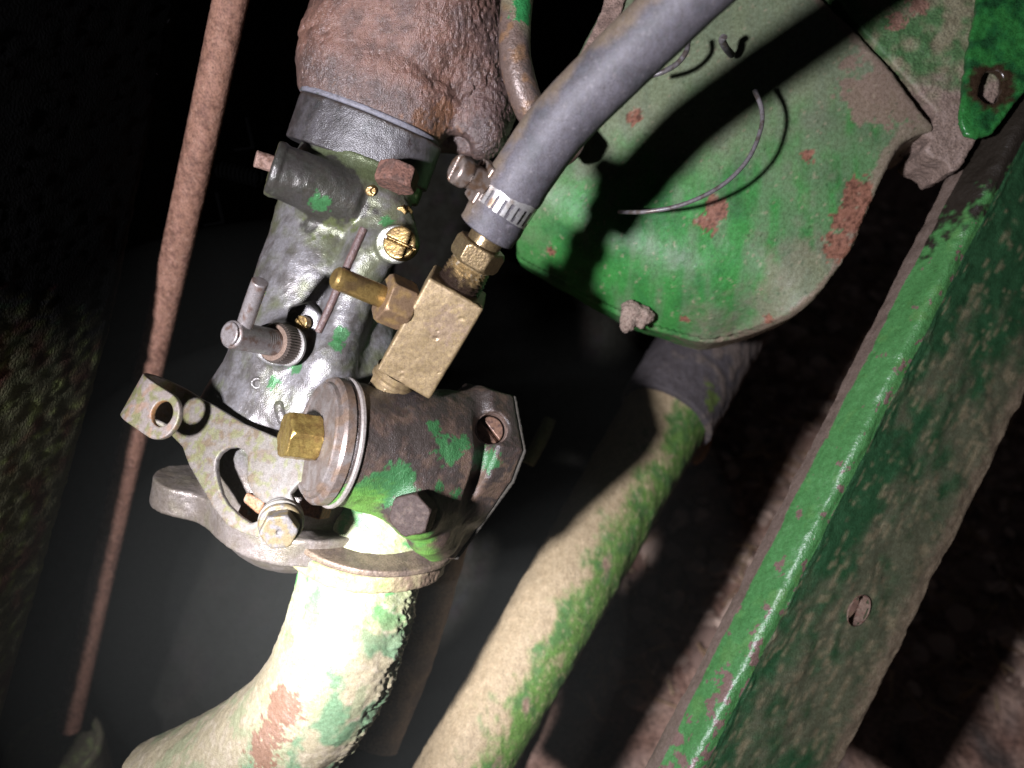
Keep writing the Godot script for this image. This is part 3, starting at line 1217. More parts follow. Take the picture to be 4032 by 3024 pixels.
func manifold() -> void:
	base = A(870, 200, 275)
	var s := [
		RoundCone.new(A(920, -130, 282), A(884, 60, 280), 31.0, 32.5, 0.0),
		RoundCone.new(A(880, 60, 280), A(835, 180, 278), 33.0, 27.0, 10.0),
		RoundCone.new(A(1000, -60, 288), A(1012, 220, 288), 18.0, 18.0, 14.0),
		RoundCone.new(A(1010, 200, 283), A(1040, 290, 276), 12.0, 8.4, 12.0),
		Egg.new(A(752, 118, 268), Basis.IDENTITY, Vector3(16, 15, 14), 12.0),
	]
	# the flange face: a thick oval plate square to the carburettor's bore
	var up := Vector3(0.36, 0.92, 0.12).normalized()
	var bs := Basis(Vector3(0.93, -0.37, 0.0).normalized(), Vector3.ZERO, up)
	bs.x = (bs.x - up * bs.x.dot(up)).normalized()
	bs.y = up.cross(bs.x)
	var c := A(803, 258, 272)
	s.append(Oval.new(c + up * 7.5 + Vector3(0, 0, 3), bs, Vector3(11.0, 15.0, 13.5), 14.0, 1.0, 8.0))
	s.append(Cyl.new(A(985, 335, 240), A(985, 325, 282), 5.5, 5.5, 0.5, 3.0, 1))
	var tint := func(p: Vector3, _n: Vector3) -> Color:
		var k := lin(0.2, 0.11, 0.086).lerp(lin(0.12, 0.07, 0.056), step(-0.2, 0.45, fb(p, 0.12)))
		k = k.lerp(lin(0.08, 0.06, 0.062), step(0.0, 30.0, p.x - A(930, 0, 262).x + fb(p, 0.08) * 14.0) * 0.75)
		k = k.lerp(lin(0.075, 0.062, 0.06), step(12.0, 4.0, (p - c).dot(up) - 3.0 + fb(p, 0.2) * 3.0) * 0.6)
		k = k.lerp(lin(0.19, 0.09, 0.045), blot(p, A(950, 275, 258), 9.0, 1.0) * 0.7)
		return k.lerp(lin(0.28, 0.19, 0.15), step(0.2, 0.6, fb(p + Vector3(5, 0, 0), 0.8)) * 0.6)
	var cast := func(p: Vector3, n: Vector3) -> float:
		var heavy := step(-10.0, 20.0, p.x - A(900, 0, 262).x)
		return fb(p, 0.1) * 0.5 + (fb(Vector3(p.x * 0.8 + p.y * 0.25, p.y * 0.5, p.z * 0.6), 0.75)) * lerpf(0.28, 0.62, heavy) - 0.5 * step(0.25, 0.6, fb(p + Vector3(17, 0, 0), 0.5))
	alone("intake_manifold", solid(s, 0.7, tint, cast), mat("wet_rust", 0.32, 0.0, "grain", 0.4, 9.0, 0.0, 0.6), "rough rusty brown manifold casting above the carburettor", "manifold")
	# thin gasket with an edge that stands proud, then the dark insulating block
	base = c
	alone("flange_gasket", solid([Oval.new(c - up * 0.3 + Vector3(0, 0, 3), bs, Vector3(11.0, 15.9, 14.4), 1.9, 0.5)], 0.5, func(p: Vector3, _n: Vector3) -> Color: return lin(0.15, 0.15, 0.18).lerp(lin(0.07, 0.08, 0.07), step(0.35, 0.5, fb(p, 0.2)))), mat("gasket", 0.6, 0.0, "grain", 0.1, 20.0), "thin grey gasket edge between rusty manifold and dark flange block", "gasket")
	base = c - up * 8.0
	var dark := func(p: Vector3, _n: Vector3) -> Color:
		var k := lin(0.062, 0.058, 0.06).lerp(lin(0.035, 0.032, 0.032), step(-0.2, 0.4, fb(p, 0.15)))
		k = k.lerp(lin(0.035, 0.025, 0.018), step(-2.6, -1.2, (p - c).dot(up) + fb(p, 0.15) * 1.4) * 0.8)
		return k.lerp(lin(0.02, 0.015, 0.012), blot(p, A(888, 300, 252), 4.0, 1.0))
	alone("flange_block", solid([Oval.new(c + bs.x * 1.2 - up * 9.2 + Vector3(0, 0, 3), bs, Vector3(12.0, 15.2, 14.0), 16.0, 0.8)], 0.5, dark, func(p: Vector3, _n: Vector3) -> float: return fb(p, 0.2) * 0.12 + fb(p, 0.8) * 0.05), mat("oily_block", 0.38, 0.05, "grain", 0.12, 9.0, 0.0, 0.6), "thick dark grey oily flange block under the rusty manifold", "flange")
	# rusty nut under the block's right end
	var na := A(858, 350, 257)
	base = na
	alone("flange_nut", solid([Hex.new(A(864, 362, 253), A(852, 404, 252), 12.4, 0.0, 0.5)], 0.4, func(p: Vector3, _n: Vector3) -> Color: return lin(0.16, 0.085, 0.065).lerp(lin(0.1, 0.06, 0.05), step(-0.2, 0.4, fb(p, 0.3))), func(p: Vector3, _n: Vector3) -> float: return fb(p, 0.6) * 0.15), mat("rust", 0.75, 0.0, "grain", 0.25, 30.0, 0.0, 0.35), "rusty hex nut under the dark flange block's right end", "nut")

func carburettor() -> void:
	var o := thing("carburettor", "grey cast carburettor body with slotted brass screws under flange block", "carburettor", A(640, 1000, 262))
	var up := Vector3(0.36, 0.92, 0.12).normalized()
	var low := Vector3(0.2, 0.955, 0.215).normalized()
	var bs := Basis(Vector3(0.93, -0.37, 0.0), Vector3.ZERO, up)
	bs.x = (bs.x - up * bs.x.dot(up)).normalized()
	bs.y = up.cross(bs.x)
	var s := [
		RoundCone.new(A(735, 425, 279), A(692, 620, 275), 20.5, 21.0),
		RoundCone.new(A(692, 620, 275), A(650, 790, 272), 21.0, 22.5, 6.0),
		RoundCone.new(A(645, 790, 272), A(600, 930, 279), 22.0, 27.0, 8.0),
		RoundCone.new(A(600, 930, 279), A(640, 1060, 278), 27.0, 29.0, 8.0),
		# neck and seat under the block
		Oval.new(A(783, 372, 272), bs, Vector3(8.0, 16.5, 14.0), 9.0, 1.2, 5.0),
		# throttle lug on the left, its rim standing proud
		Cyl.new(A(594, 366, 247), A(762, 434, 260), 8.6, 10.0, 1.4, 5.0),
		Cyl.new(A(586, 362, 246.5), A(604, 369, 247.5), 8.9, 9.1, 0.8, 1.0),
		# passage rib on the right with the plug boss at its head
		RoundCone.new(A(820, 420, 264), A(795, 560, 257), 6.5, 7.0, 5.0),
		RoundCone.new(A(795, 560, 257), A(706, 790, 251), 7.0, 7.4, 5.0),
		RoundCone.new(A(706, 790, 251), A(640, 900, 250), 7.4, 6.0, 8.0),
		Cyl.new(A(866, 523, 262), A(852, 528, 247), 6.6, 6.2, 0.8, 3.0),
		RoundCone.new(A(800, 430, 262), A(850, 470, 262), 7.0, 6.5, 6.0),
		# boss of the cable post and the pad of the small screw
		Cyl.new(A(640, 728, 262), A(590, 745, 240), 7.4, 6.8, 0.8, 4.0),
		Hex.new(A(668, 690, 258), A(655, 695, 247.5), 11.0, 0.4, 0.9),
		# web towards the fuel bowl
		RoundCone.new(A(800, 690, 272), A(790, 900, 262), 9.0, 10.0, 10.0),
		RoundCone.new(A(600, 850, 256), A(560, 930, 256), 7.0, 8.0, 10.0),
		# air horn flange with a left ear
		Oval.new(A(650, 1112, 274), Basis(Vector3(0.975, -0.215, 0.0), low.cross(Vector3(0.975, -0.215, 0.0)), low), Vector3(40.0, 30.0, 13.0), 10.0, 0.9, 2.5),
	]
	var chips := []
	var chip_r := [2.6, 2.2, 2.2, 2.4, 2.2, 3.2, 2.8]
	for q in [[737, 722], [728, 745], [590, 826], [640, 792], [835, 480], [690, 440], [560, 640]]:
		chips.append(skin_at(s, q[0], q[1]))
	var paint := func(p: Vector3, n: Vector3) -> Color:
		var k := lin(0.25, 0.245, 0.255).lerp(lin(0.14, 0.132, 0.128), step(-0.25, 0.4, fb(p, 0.1) + fb(p, 0.5) * 0.3))
		var film := fb(p + Vector3(12, 5, 0), 0.07) * 0.8 + fb(p, 0.3) * 0.25 + 0.25 * step(0.0, 22.0, p.y - A(0, 600, 260).y) + 0.2 * step(-4.0, 8.0, p.x - A(745, 0, 255).x)
		k = k.lerp(lin(0.15, 0.17, 0.085), step(-0.1, 0.65, film) * 0.75)
		# the sooty upper end
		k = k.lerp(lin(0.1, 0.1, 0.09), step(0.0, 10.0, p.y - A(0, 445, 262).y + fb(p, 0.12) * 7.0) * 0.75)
		k = k.lerp(OLIVE, step(0.72, 0.85, -n.x) * step(0.0, 4.0, p.y - A(0, 440, 262).y) * 0.8)
		k = k.lerp(lin(0.12, 0.16, 0.06), step(0.0, 3.0, A(0, 300, 255).y - p.y) * step(0.0, 4.0, (p - A(783, 385, 262)).dot(up) + 3.0) * 0.6)
		k = k.lerp(OLIVE, blot(p, A(700, 452, 250), 9.0, 1.0) * 0.8)
		k = k.lerp(lin(0.24, 0.2, 0.16), step(0.0, -12.0, p.y - A(0, 960, 262).y) * 0.6)
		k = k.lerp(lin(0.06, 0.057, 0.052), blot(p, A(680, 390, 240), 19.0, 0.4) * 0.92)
		for i in chips.size():
			k = k.lerp(lin(0.06, 0.24, 0.08), blot(p, chips[i], chip_r[i], 0.8) * 0.85)
		return k
	var cast := func(p: Vector3, _n: Vector3) -> float:
		return fb(p, 0.08) * 0.45 + fb(p, 0.35) * 0.13 + fb(p, 0.9) * 0.05
	part("body", solid(s, 0.64, paint, cast), mat("cast_alloy", 0.37, 0.45, "grain", 0.1, 9.0, 0.0, 0.6), o)
	var brass := mat("brass", 0.34, 0.75, "grain", 0.06, 20.0)
	var old_brass := func(p: Vector3, _n: Vector3) -> Color:
		return BRASS.lerp(lin(0.2, 0.13, 0.07), step(-0.1, 0.5, fb(p, 0.3)) * 0.7)
	var steel := mat("worn_steel", 0.42, 0.5, "grain", 0.03, 10.0)
	var worn := func(p: Vector3, _n: Vector3) -> Color:
		return lin(0.27, 0.25, 0.25).lerp(lin(0.17, 0.12, 0.1), step(0.0, 0.5, fb(p, 0.3)))
	# throttle shaft end
	part("throttle_shaft", tube([A(553, 343, 244), A(600, 358, 247), A(640, 375, 250)], [2.7, 2.7, 2.7], 30, 32, func(p: Vector3, _n: Vector3) -> Color: return lin(0.24, 0.16, 0.13).lerp(lin(0.14, 0.08, 0.06), step(0.0, 0.4, fb(p, 0.4)))), mat("rust", 0.75, 0.0, "grain", 0.25, 30.0, 0.0, 0.35), o)
	# slotted brass plug
	slotted_screw(o, "slotted_screw", A(862, 524, 243), Vector3(-0.12, 0.03, 1.0), 5.3, 4.2, Vector3(0.9, -0.42, 0), 1.0, brass, old_brass)
	slotted_screw(o, "slotted_screw", A(650, 696, 244.4), Vector3(-0.25, 0.02, 1.0), 2.2, 3.0, Vector3(0.6, -0.75, 0), 0.6, brass, old_brass)
	part("jet_tip", solid([Hex.new(A(872, 448, 262), A(866, 458, 256), 3.4, 0.2, 0.3), Cyl.new(A(884, 460, 259), A(878, 452, 260), 1.4, 1.4, 0.2)], 0.3, old_brass), brass, o)
	part("jet_tip", solid([Cyl.new(A(806, 408, 256), A(800, 414, 252), 1.9, 1.7, 0.3), Cyl.new(A(808, 412, 252.5), A(803, 416, 250), 1.0, 1.0, 0.2, 0.1, 1)], 0.25, old_brass), brass, o)
	# cable post: barrel, cross pin, knurled nut, spring washer
	var ax := (A(500, 722, 219) - A(632, 745, 243)).normalized()
	part("cable_post", solid([Cyl.new(A(498, 722, 219), A(600, 742, 237), 4.1, 4.1, 0.7), Cyl.new(A(494, 721, 218.3), A(499, 722, 219), 3.5, 3.5, 0.5, 0.3)], 0.3, worn, func(p: Vector3, _n: Vector3) -> float: return 0.07 * sin((p - A(500, 722, 219)).dot(ax) * 7.0) * step(-10.0, -13.0, (p - A(500, 722, 219)).dot(ax))), steel, o)
	part("cross_pin", tube([A(562, 609, 214), A(545, 655, 218), A(524, 718, 223)], [2.35, 2.35, 2.35], 40, 36, worn), steel, o)
	var nut_at := A(592, 740, 235.5)
	part("knurled_nut", lathe(nut_at, -ax, [Vector2(-0.6, 3.6), Vector2(-0.6, 5.6), Vector2(0.4, 6.1), Vector2(5.2, 6.1), Vector2(5.8, 5.6), Vector2(5.8, 3.0)], 216, func(p: Vector3, n: Vector3) -> Color: return lin(0.26, 0.19, 0.15) if n.dot(ax) > 0.6 else lin(0.16, 0.13, 0.115), func(g: float, q: Vector2) -> float: return 0.28 * sin(g * 44.0) * step(5.5, 6.0, q.y)), steel, o)
	part("washer", lathe(A(621, 747, 240), -ax, [Vector2(0, 3.5), Vector2(0, 5.9), Vector2(0.3, 6.3), Vector2(1.2, 6.3), Vector2(1.5, 5.9), Vector2(1.5, 3.0)], 64, func(_p: Vector3, _n: Vector3) -> Color: return lin(0.4, 0.39, 0.38)), steel, o)
	# raised casting mark and a bump near the lower edge
	var mark := []
	for i in 9:
		var g := 0.9 + i * 0.55
		mark.append(A(556 + cos(g) * 11.0, 828 + sin(g) * 10.0, 247.5))
	part("casting_mark", tube(mark, [0.7, 0.7, 0.7, 0.7, 0.7], 60, 12, paint), mats.cast_alloy, o)
	part("casting_mark", solid([RoundCone.new(A(606, 878, 246), A(612, 905, 245), 2.2, 1.8, 0.5)], 0.4, paint, cast), mats.cast_alloy, o)
	part("casting_mark", solid([RoundCone.new(A(624, 986, 240), A(616, 1008, 240), 2.4, 2.2, 0.5)], 0.4, paint, cast), mats.cast_alloy, o)
	# rusty square head below the bowl
	part("drain_plug", solid([Block.new(A(684, 1092, 244), facing(Vector3(-0.2, 0.1, 1), Vector3(0.96, -0.25, 0)), Vector3(3.8, 3.4, 3.8), 0.6)], 0.4, func(p: Vector3, _n: Vector3) -> Color: return lin(0.3, 0.13, 0.07).lerp(lin(0.2, 0.1, 0.07), step(0.0, 0.4, fb(p, 0.5)))), mats.rust, o)
	part("drain_plug", solid([Block.new(A(553, 1098, 248), facing(Vector3(-0.2, 0.1, 1), Vector3(0.9, -0.4, 0)), Vector3(3.6, 4.2, 3.8), 0.8)], 0.4, func(p: Vector3, _n: Vector3) -> Color: return lin(0.3, 0.15, 0.08).lerp(lin(0.25, 0.2, 0.15), step(0.0, 0.4, fb(p, 0.3)))), mats.rust, o)

func slotted_screw(o: Node3D, called: String, at: Vector3, axis: Vector3, r: float, h: float, slot: Vector3, wide: float, m: Material, tint: Callable) -> void:
	var u := axis.normalized()
	var s := [Cyl.new(at - u * h, at + u * 0.1, r, r, r * 0.12), Block.new(at, facing(u, slot), Vector3(r * 2.0, wide * 0.5, r * 0.42), 0.05, 0.1, 1)]
	part(called, solid(s, r / 17.0, tint, func(p: Vector3, _n: Vector3) -> float: return fb(p, 0.8) * 0.05), m, o)

func inlet_pipe() -> void:
	var path := [A(815, 1120, 276), A(780, 1230, 270), A(752, 1335, 266), A(716, 1440, 266), A(645, 1548, 270), A(520, 1640, 276), A(350, 1722, 282)]
	var o := thing("inlet_pipe", "bright lit pale green and cream inlet pipe bending away lower left", "pipe", path[2])
	var side := Vector3(0.93, -0.3, -0.15).normalized()
	var skin := func(p: Vector3, n: Vector3) -> Color:
		var k := lin(0.32, 0.35, 0.19).lerp(lin(0.45, 0.46, 0.33), step(-0.1, 0.4, fb(p, 0.22)))
		k = k.lerp(lin(0.28, 0.33, 0.16), step(0.0, 0.3, fb(p + Vector3(31, 7, 0), 0.09) + fb(p, 0.4) * 0.3) * 0.6)
		k = k.lerp(lin(0.1, 0.3, 0.1), step(0.1, 0.4, fb(p + Vector3(3, 41, 9), 0.07) * 1.2 + fb(p, 0.35) * 0.35))
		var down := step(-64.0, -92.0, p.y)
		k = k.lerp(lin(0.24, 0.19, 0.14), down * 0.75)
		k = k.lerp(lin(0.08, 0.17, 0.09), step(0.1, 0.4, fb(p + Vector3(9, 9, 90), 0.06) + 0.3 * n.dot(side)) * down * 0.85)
		for q in [[612, 1530, 248, 7.0], [590, 1575, 250, 6.0], [570, 1620, 252, 7.0], [625, 1515, 248, 5.0]]:
			k = k.lerp(lin(0.17, 0.1, 0.065), blot(p, A(q[0], q[1], q[2]), q[3] * 0.8, 1.0))
		# dirty weld seam on the right
		k = k.lerp(lin(0.13, 0.125, 0.1), step(0.72, 0.9, n.dot(side) + fb(p, 0.3) * 0.15) * 0.85)
		return k
	var lumps := func(p: Vector3, n: Vector3, _t: float, _g: float) -> float:
		var w := step(0.66, 0.86, n.dot(side))
		return fb(p, 0.07) * 0.5 + absf(fb(p, 0.28)) * 0.22 + step(0.1, 0.3, fb(p + Vector3(5, 5, 5), 0.22)) * 0.16 + w * (0.8 + fb(p, 0.17) * 1.8 + fb(p, 0.5) * 0.6)
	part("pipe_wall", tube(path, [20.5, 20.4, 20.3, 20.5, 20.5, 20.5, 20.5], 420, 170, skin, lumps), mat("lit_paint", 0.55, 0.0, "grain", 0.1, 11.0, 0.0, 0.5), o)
	# thin brown plate and the pipe's own flange, clamped under the carburettor
	var low := Vector3(0.2, 0.955, 0.215).normalized()
	var bs := Basis(Vector3(0.975, -0.215, 0.0), low.cross(Vector3(0.975, -0.215, 0.0)), low)
	var fl := func(p: Vector3, _n: Vector3) -> Color:
		var k := lin(0.32, 0.29, 0.16).lerp(lin(0.2, 0.26, 0.1), step(0.0, 0.4, fb(p, 0.12)))
		return k.lerp(lin(0.14, 0.1, 0.07), step(-8.0, 6.0, p.x - A(880, 0, 250).x + fb(p, 0.2) * 8.0))
	part("pipe_flange", solid([Oval.new(A(785, 1185, 270), bs, Vector3(14.0, 26.0, 14.0), 6.5, 1.5)], 0.6, fl, func(p: Vector3, _n: Vector3) -> float: return fb(p, 0.15) * 0.5 + fb(p, 0.5) * 0.2), mats.lit_paint, o)
	base = A(820, 1150, 262)
	alone("clamp_plate", solid([Oval.new(A(800, 1158, 267), bs, Vector3(14.0, 27.0, 14.0), 2.2, 0.5)], 0.5, func(p: Vector3, _n: Vector3) -> Color: return lin(0.2, 0.155, 0.11).lerp(lin(0.13, 0.1, 0.08), step(-0.2, 0.4, fb(p, 0.1)))), mat("brown_steel", 0.5, 0.3, "grain", 0.15, 25.0), "flat brown steel plate clamped above the bright inlet pipe", "plate")

func fuel_bowl() -> void:
	var a := Vector3(-0.83, 0.18, 0.53).normalized()
	var c := A(694, 950, 225)
	var o := thing("fuel_bowl", "dark brown iron fuel bowl with round cap and brass bolt", "fuel bowl", c - a * 20.0)
	var e1 := Vector3(0.36, 0.93, 0.0)
	e1 = (e1 - a * e1.dot(a)).normalized()
	var pl := Basis(a.cross(e1) * -1.0, e1, a)
	pl = Basis(e1.cross(a), e1, a)
	var lugc := A(900, 1105, 229)
	var scr := A(1062, 927, 243)
	var fc := A(1010, 1010, 250)
	var rim := outline([[1006, 828], [1062, 845], [1082, 965], [1056, 1035], [936, 1205], [900, 1200], [870, 1150], [880, 1060], [900, 930]], 250, fc, pl)
	var face := Slab.new(fc - a * 4.0, pl, rim, 10.0, 1.6, 6.0)
	var s := [
		Cyl.new(c - a * 3.0, c - a * 42.0, 18.6, 17.6, 1.0),
		face,
		RoundCone.new(A(915, 1010, 246), A(985, 1070, 251), 10.0, 8.0, 7.0),
		RoundCone.new(A(880, 905, 236), A(1010, 895, 250), 9.0, 7.5, 7.0),
		RoundCone.new(A(930, 960, 238), A(1000, 985, 242), 6.0, 5.5, 6.0),
		RoundCone.new(lugc, A(960, 1085, 250), 8.4, 9.0, 6.0),
		RoundCone.new(A(925, 1150, 240), A(945, 1165, 250), 7.0, 7.0, 5.0),
		# the boss under the brass valve
		Cyl.new(A(850, 905, 236), A(900, 970, 244), 8.6, 11.0, 1.0, 5.0),
		# level rib along the belly
		RoundCone.new(A(790, 1078, 229), A(880, 1105, 233), 3.4, 4.0, 4.0),
		# hollow for the slotted plug
		Cyl.new(scr - Vector3(0.25, 0.2, 1) * 6.0, scr + Vector3(0.25, 0.2, 1) * 12.0, 5.0, 5.2, 0.4, 1.0, 1),
	]
	var chips := []
	var chip_r := [3.4, 4.2, 4.4, 4.2, 3.2, 2.8, 3.8, 3.6, 3.0, 2.4, 4.0, 2.4, 3.8, 3.0, 1.5, 1.8, 2.4]
	for q in [[728, 1082], [765, 1066], [800, 1052], [835, 1042], [866, 1020], [835, 1080], [870, 1062], [905, 1168], [880, 1035], [938, 925], [968, 970], [1002, 958], [1035, 988], [1060, 995], [950, 1052], [985, 1066], [930, 1155]]:
		chips.append(skin_at(s, q[0], q[1]))
	var iron := func(p: Vector3, n: Vector3) -> Color:
		var k := lin(0.042, 0.033, 0.03).lerp(lin(0.075, 0.052, 0.04), step(-0.2, 0.4, fb(p, 0.1) + fb(p, 0.5) * 0.4))
		k = k.lerp(lin(0.12, 0.08, 0.055), blot(p, A(1010, 1020, 243), 11.0, 1.2) * 0.5)
		k = k.lerp(lin(0.02, 0.017, 0.016), blot(p, A(845, 870, 230), 9.0, 0.6) * 0.7)
		var g := lin(0.035, 0.115, 0.042)
		for i in chips.size():
			k = k.lerp(g, blot(p, chips[i], chip_r[i], 0.95))
		k = k.lerp(lin(0.12, 0.3, 0.05), step(0.45, 0.8, -n.y) * step(0.0, 4.0, A(960, 0, 240).x - p.x) * 0.8)
		return k
	var cast := func(p: Vector3, _n: Vector3) -> float:
		return fb(p, 0.12) * 0.3 + fb(p, 0.6) * 0.1
	part("bowl_casting", solid(s, 0.6, iron, cast), mat("cast_iron", 0.42, 0.05, "grain", 0.2, 8.0, 0.0, 0.55), o)
	# cap, its dark gasket and the bright ring behind
	var steel := func(p: Vector3, _n: Vector3) -> Color:
		var rr := ((p - c) - a * (p - c).dot(a)).length()
		var k := lin(0.17, 0.14, 0.125).lerp(lin(0.22, 0.2, 0.19), step(-0.2, 0.4, fb(p, 0.16)))
		k = k.lerp(lin(0.2, 0.13, 0.085), step(0.0, 0.35, fb(p, 0.2) + 0.12) * step(14.8, 15.8, rr) * 0.6)
		return k
	part("cap", lathe(c, a, [Vector2(-3.0, 18.9), Vector2(-0.6, 18.9), Vector2(0.3, 18.3), Vector2(0.5, 17.2), Vector2(1.6, 16.9), Vector2(2.0, 16.4), Vector2(2.0, 15.4), Vector2(1.5, 14.9), Vector2(1.5, 0.0)], 160, steel), mat("cap_steel", 0.4, 0.45, "grain", 0.03, 14.0, 0.0, 0.5), o)
	part("gasket_ring", lathe(c, a, [Vector2(-4.4, 18.0), Vector2(-4.4, 18.3), Vector2(-3.0, 18.3), Vector2(-3.0, 17.5)], 120, func(_p: Vector3, _n: Vector3) -> Color: return lin(0.015, 0.013, 0.012)), mat("dull", 0.8, 0.0, "grain", 0.3, 40.0), o)
	part("clamp_ring", lathe(c, a, [Vector2(-5.8, 18.2), Vector2(-5.8, 19.3), Vector2(-5.5, 19.5), Vector2(-4.7, 19.5), Vector2(-4.4, 19.2), Vector2(-4.4, 18.0)], 160, func(_p: Vector3, _n: Vector3) -> Color: return lin(0.36, 0.33, 0.31)), mats.cap_steel, o)
	var brass := mat("bright_brass", 0.3, 0.75, "grain", 0.06, 14.0)
	var bt := func(p: Vector3, _n: Vector3) -> Color:
		return lin(0.42, 0.31, 0.1).lerp(lin(0.3, 0.2, 0.07), step(-0.1, 0.5, fb(p, 0.25)))
	part("brass_bolt", solid([Hex.new(c + a * 1.3, c + a * 11.0, 12.6, 0.22, 0.5)], 0.33, bt, func(p: Vector3, _n: Vector3) -> float: return fb(p, 0.3) * 0.25), brass, o)
	var bo := Vector3(-0.22, 0.0, 1.0).normalized()
	var bc := A(895, 1108, 219.5)
	part("mounting_bolt", solid([Hex.new(bc - bo * 3.0, bc + bo * 4.2, 11.4, 0.35, 0.5), Cyl.new(bc - bo * 9.0, bc - bo * 2.8, 5.0, 5.0, 0.3)], 0.33, func(p: Vector3, _n: Vector3) -> Color: return lin(0.04, 0.03, 0.026).lerp(lin(0.065, 0.048, 0.04), step(0.0, 0.4, fb(p, 0.4))), func(p: Vector3, _n: Vector3) -> float: return fb(p, 0.5) * 0.12), mat("old_bolt", 0.6, 0.0, "grain", 0.12, 10.0, 0.0, 0.25), o)
	slotted_screw(o, "slotted_plug", scr - Vector3(0.25, 0.2, 1).normalized() * 3.0, Vector3(0.25, 0.2, 1), 4.6, 3.0, Vector3(0.62, -0.78, 0), 1.3, mats.cap_steel, func(p: Vector3, _n: Vector3) -> Color: return lin(0.2, 0.12, 0.085).lerp(lin(0.1, 0.06, 0.05), step(0.0, 0.4, fb(p, 0.4))))
	part("plug_rim", lathe(scr + Vector3(0.25, 0.2, 1).normalized() * 0.2, Vector3(0.25, 0.2, 1), [Vector2(-2.5, 4.8), Vector2(0.3, 5.0), Vector2(0.5, 5.3), Vector2(0.2, 5.7), Vector2(-2, 5.8)], 64, func(_p: Vector3, _n: Vector3) -> Color: return lin(0.13, 0.095, 0.08)), mats.cast_iron, o)
	# thin gasket edge on the mounting face
	part("face_gasket", solid([Slab.new(fc - a * 9.3, pl, rim, 1.0, 0.2)], 0.5, func(_p: Vector3, _n: Vector3) -> Color: return lin(0.035, 0.03, 0.022)), mats.dull, o)

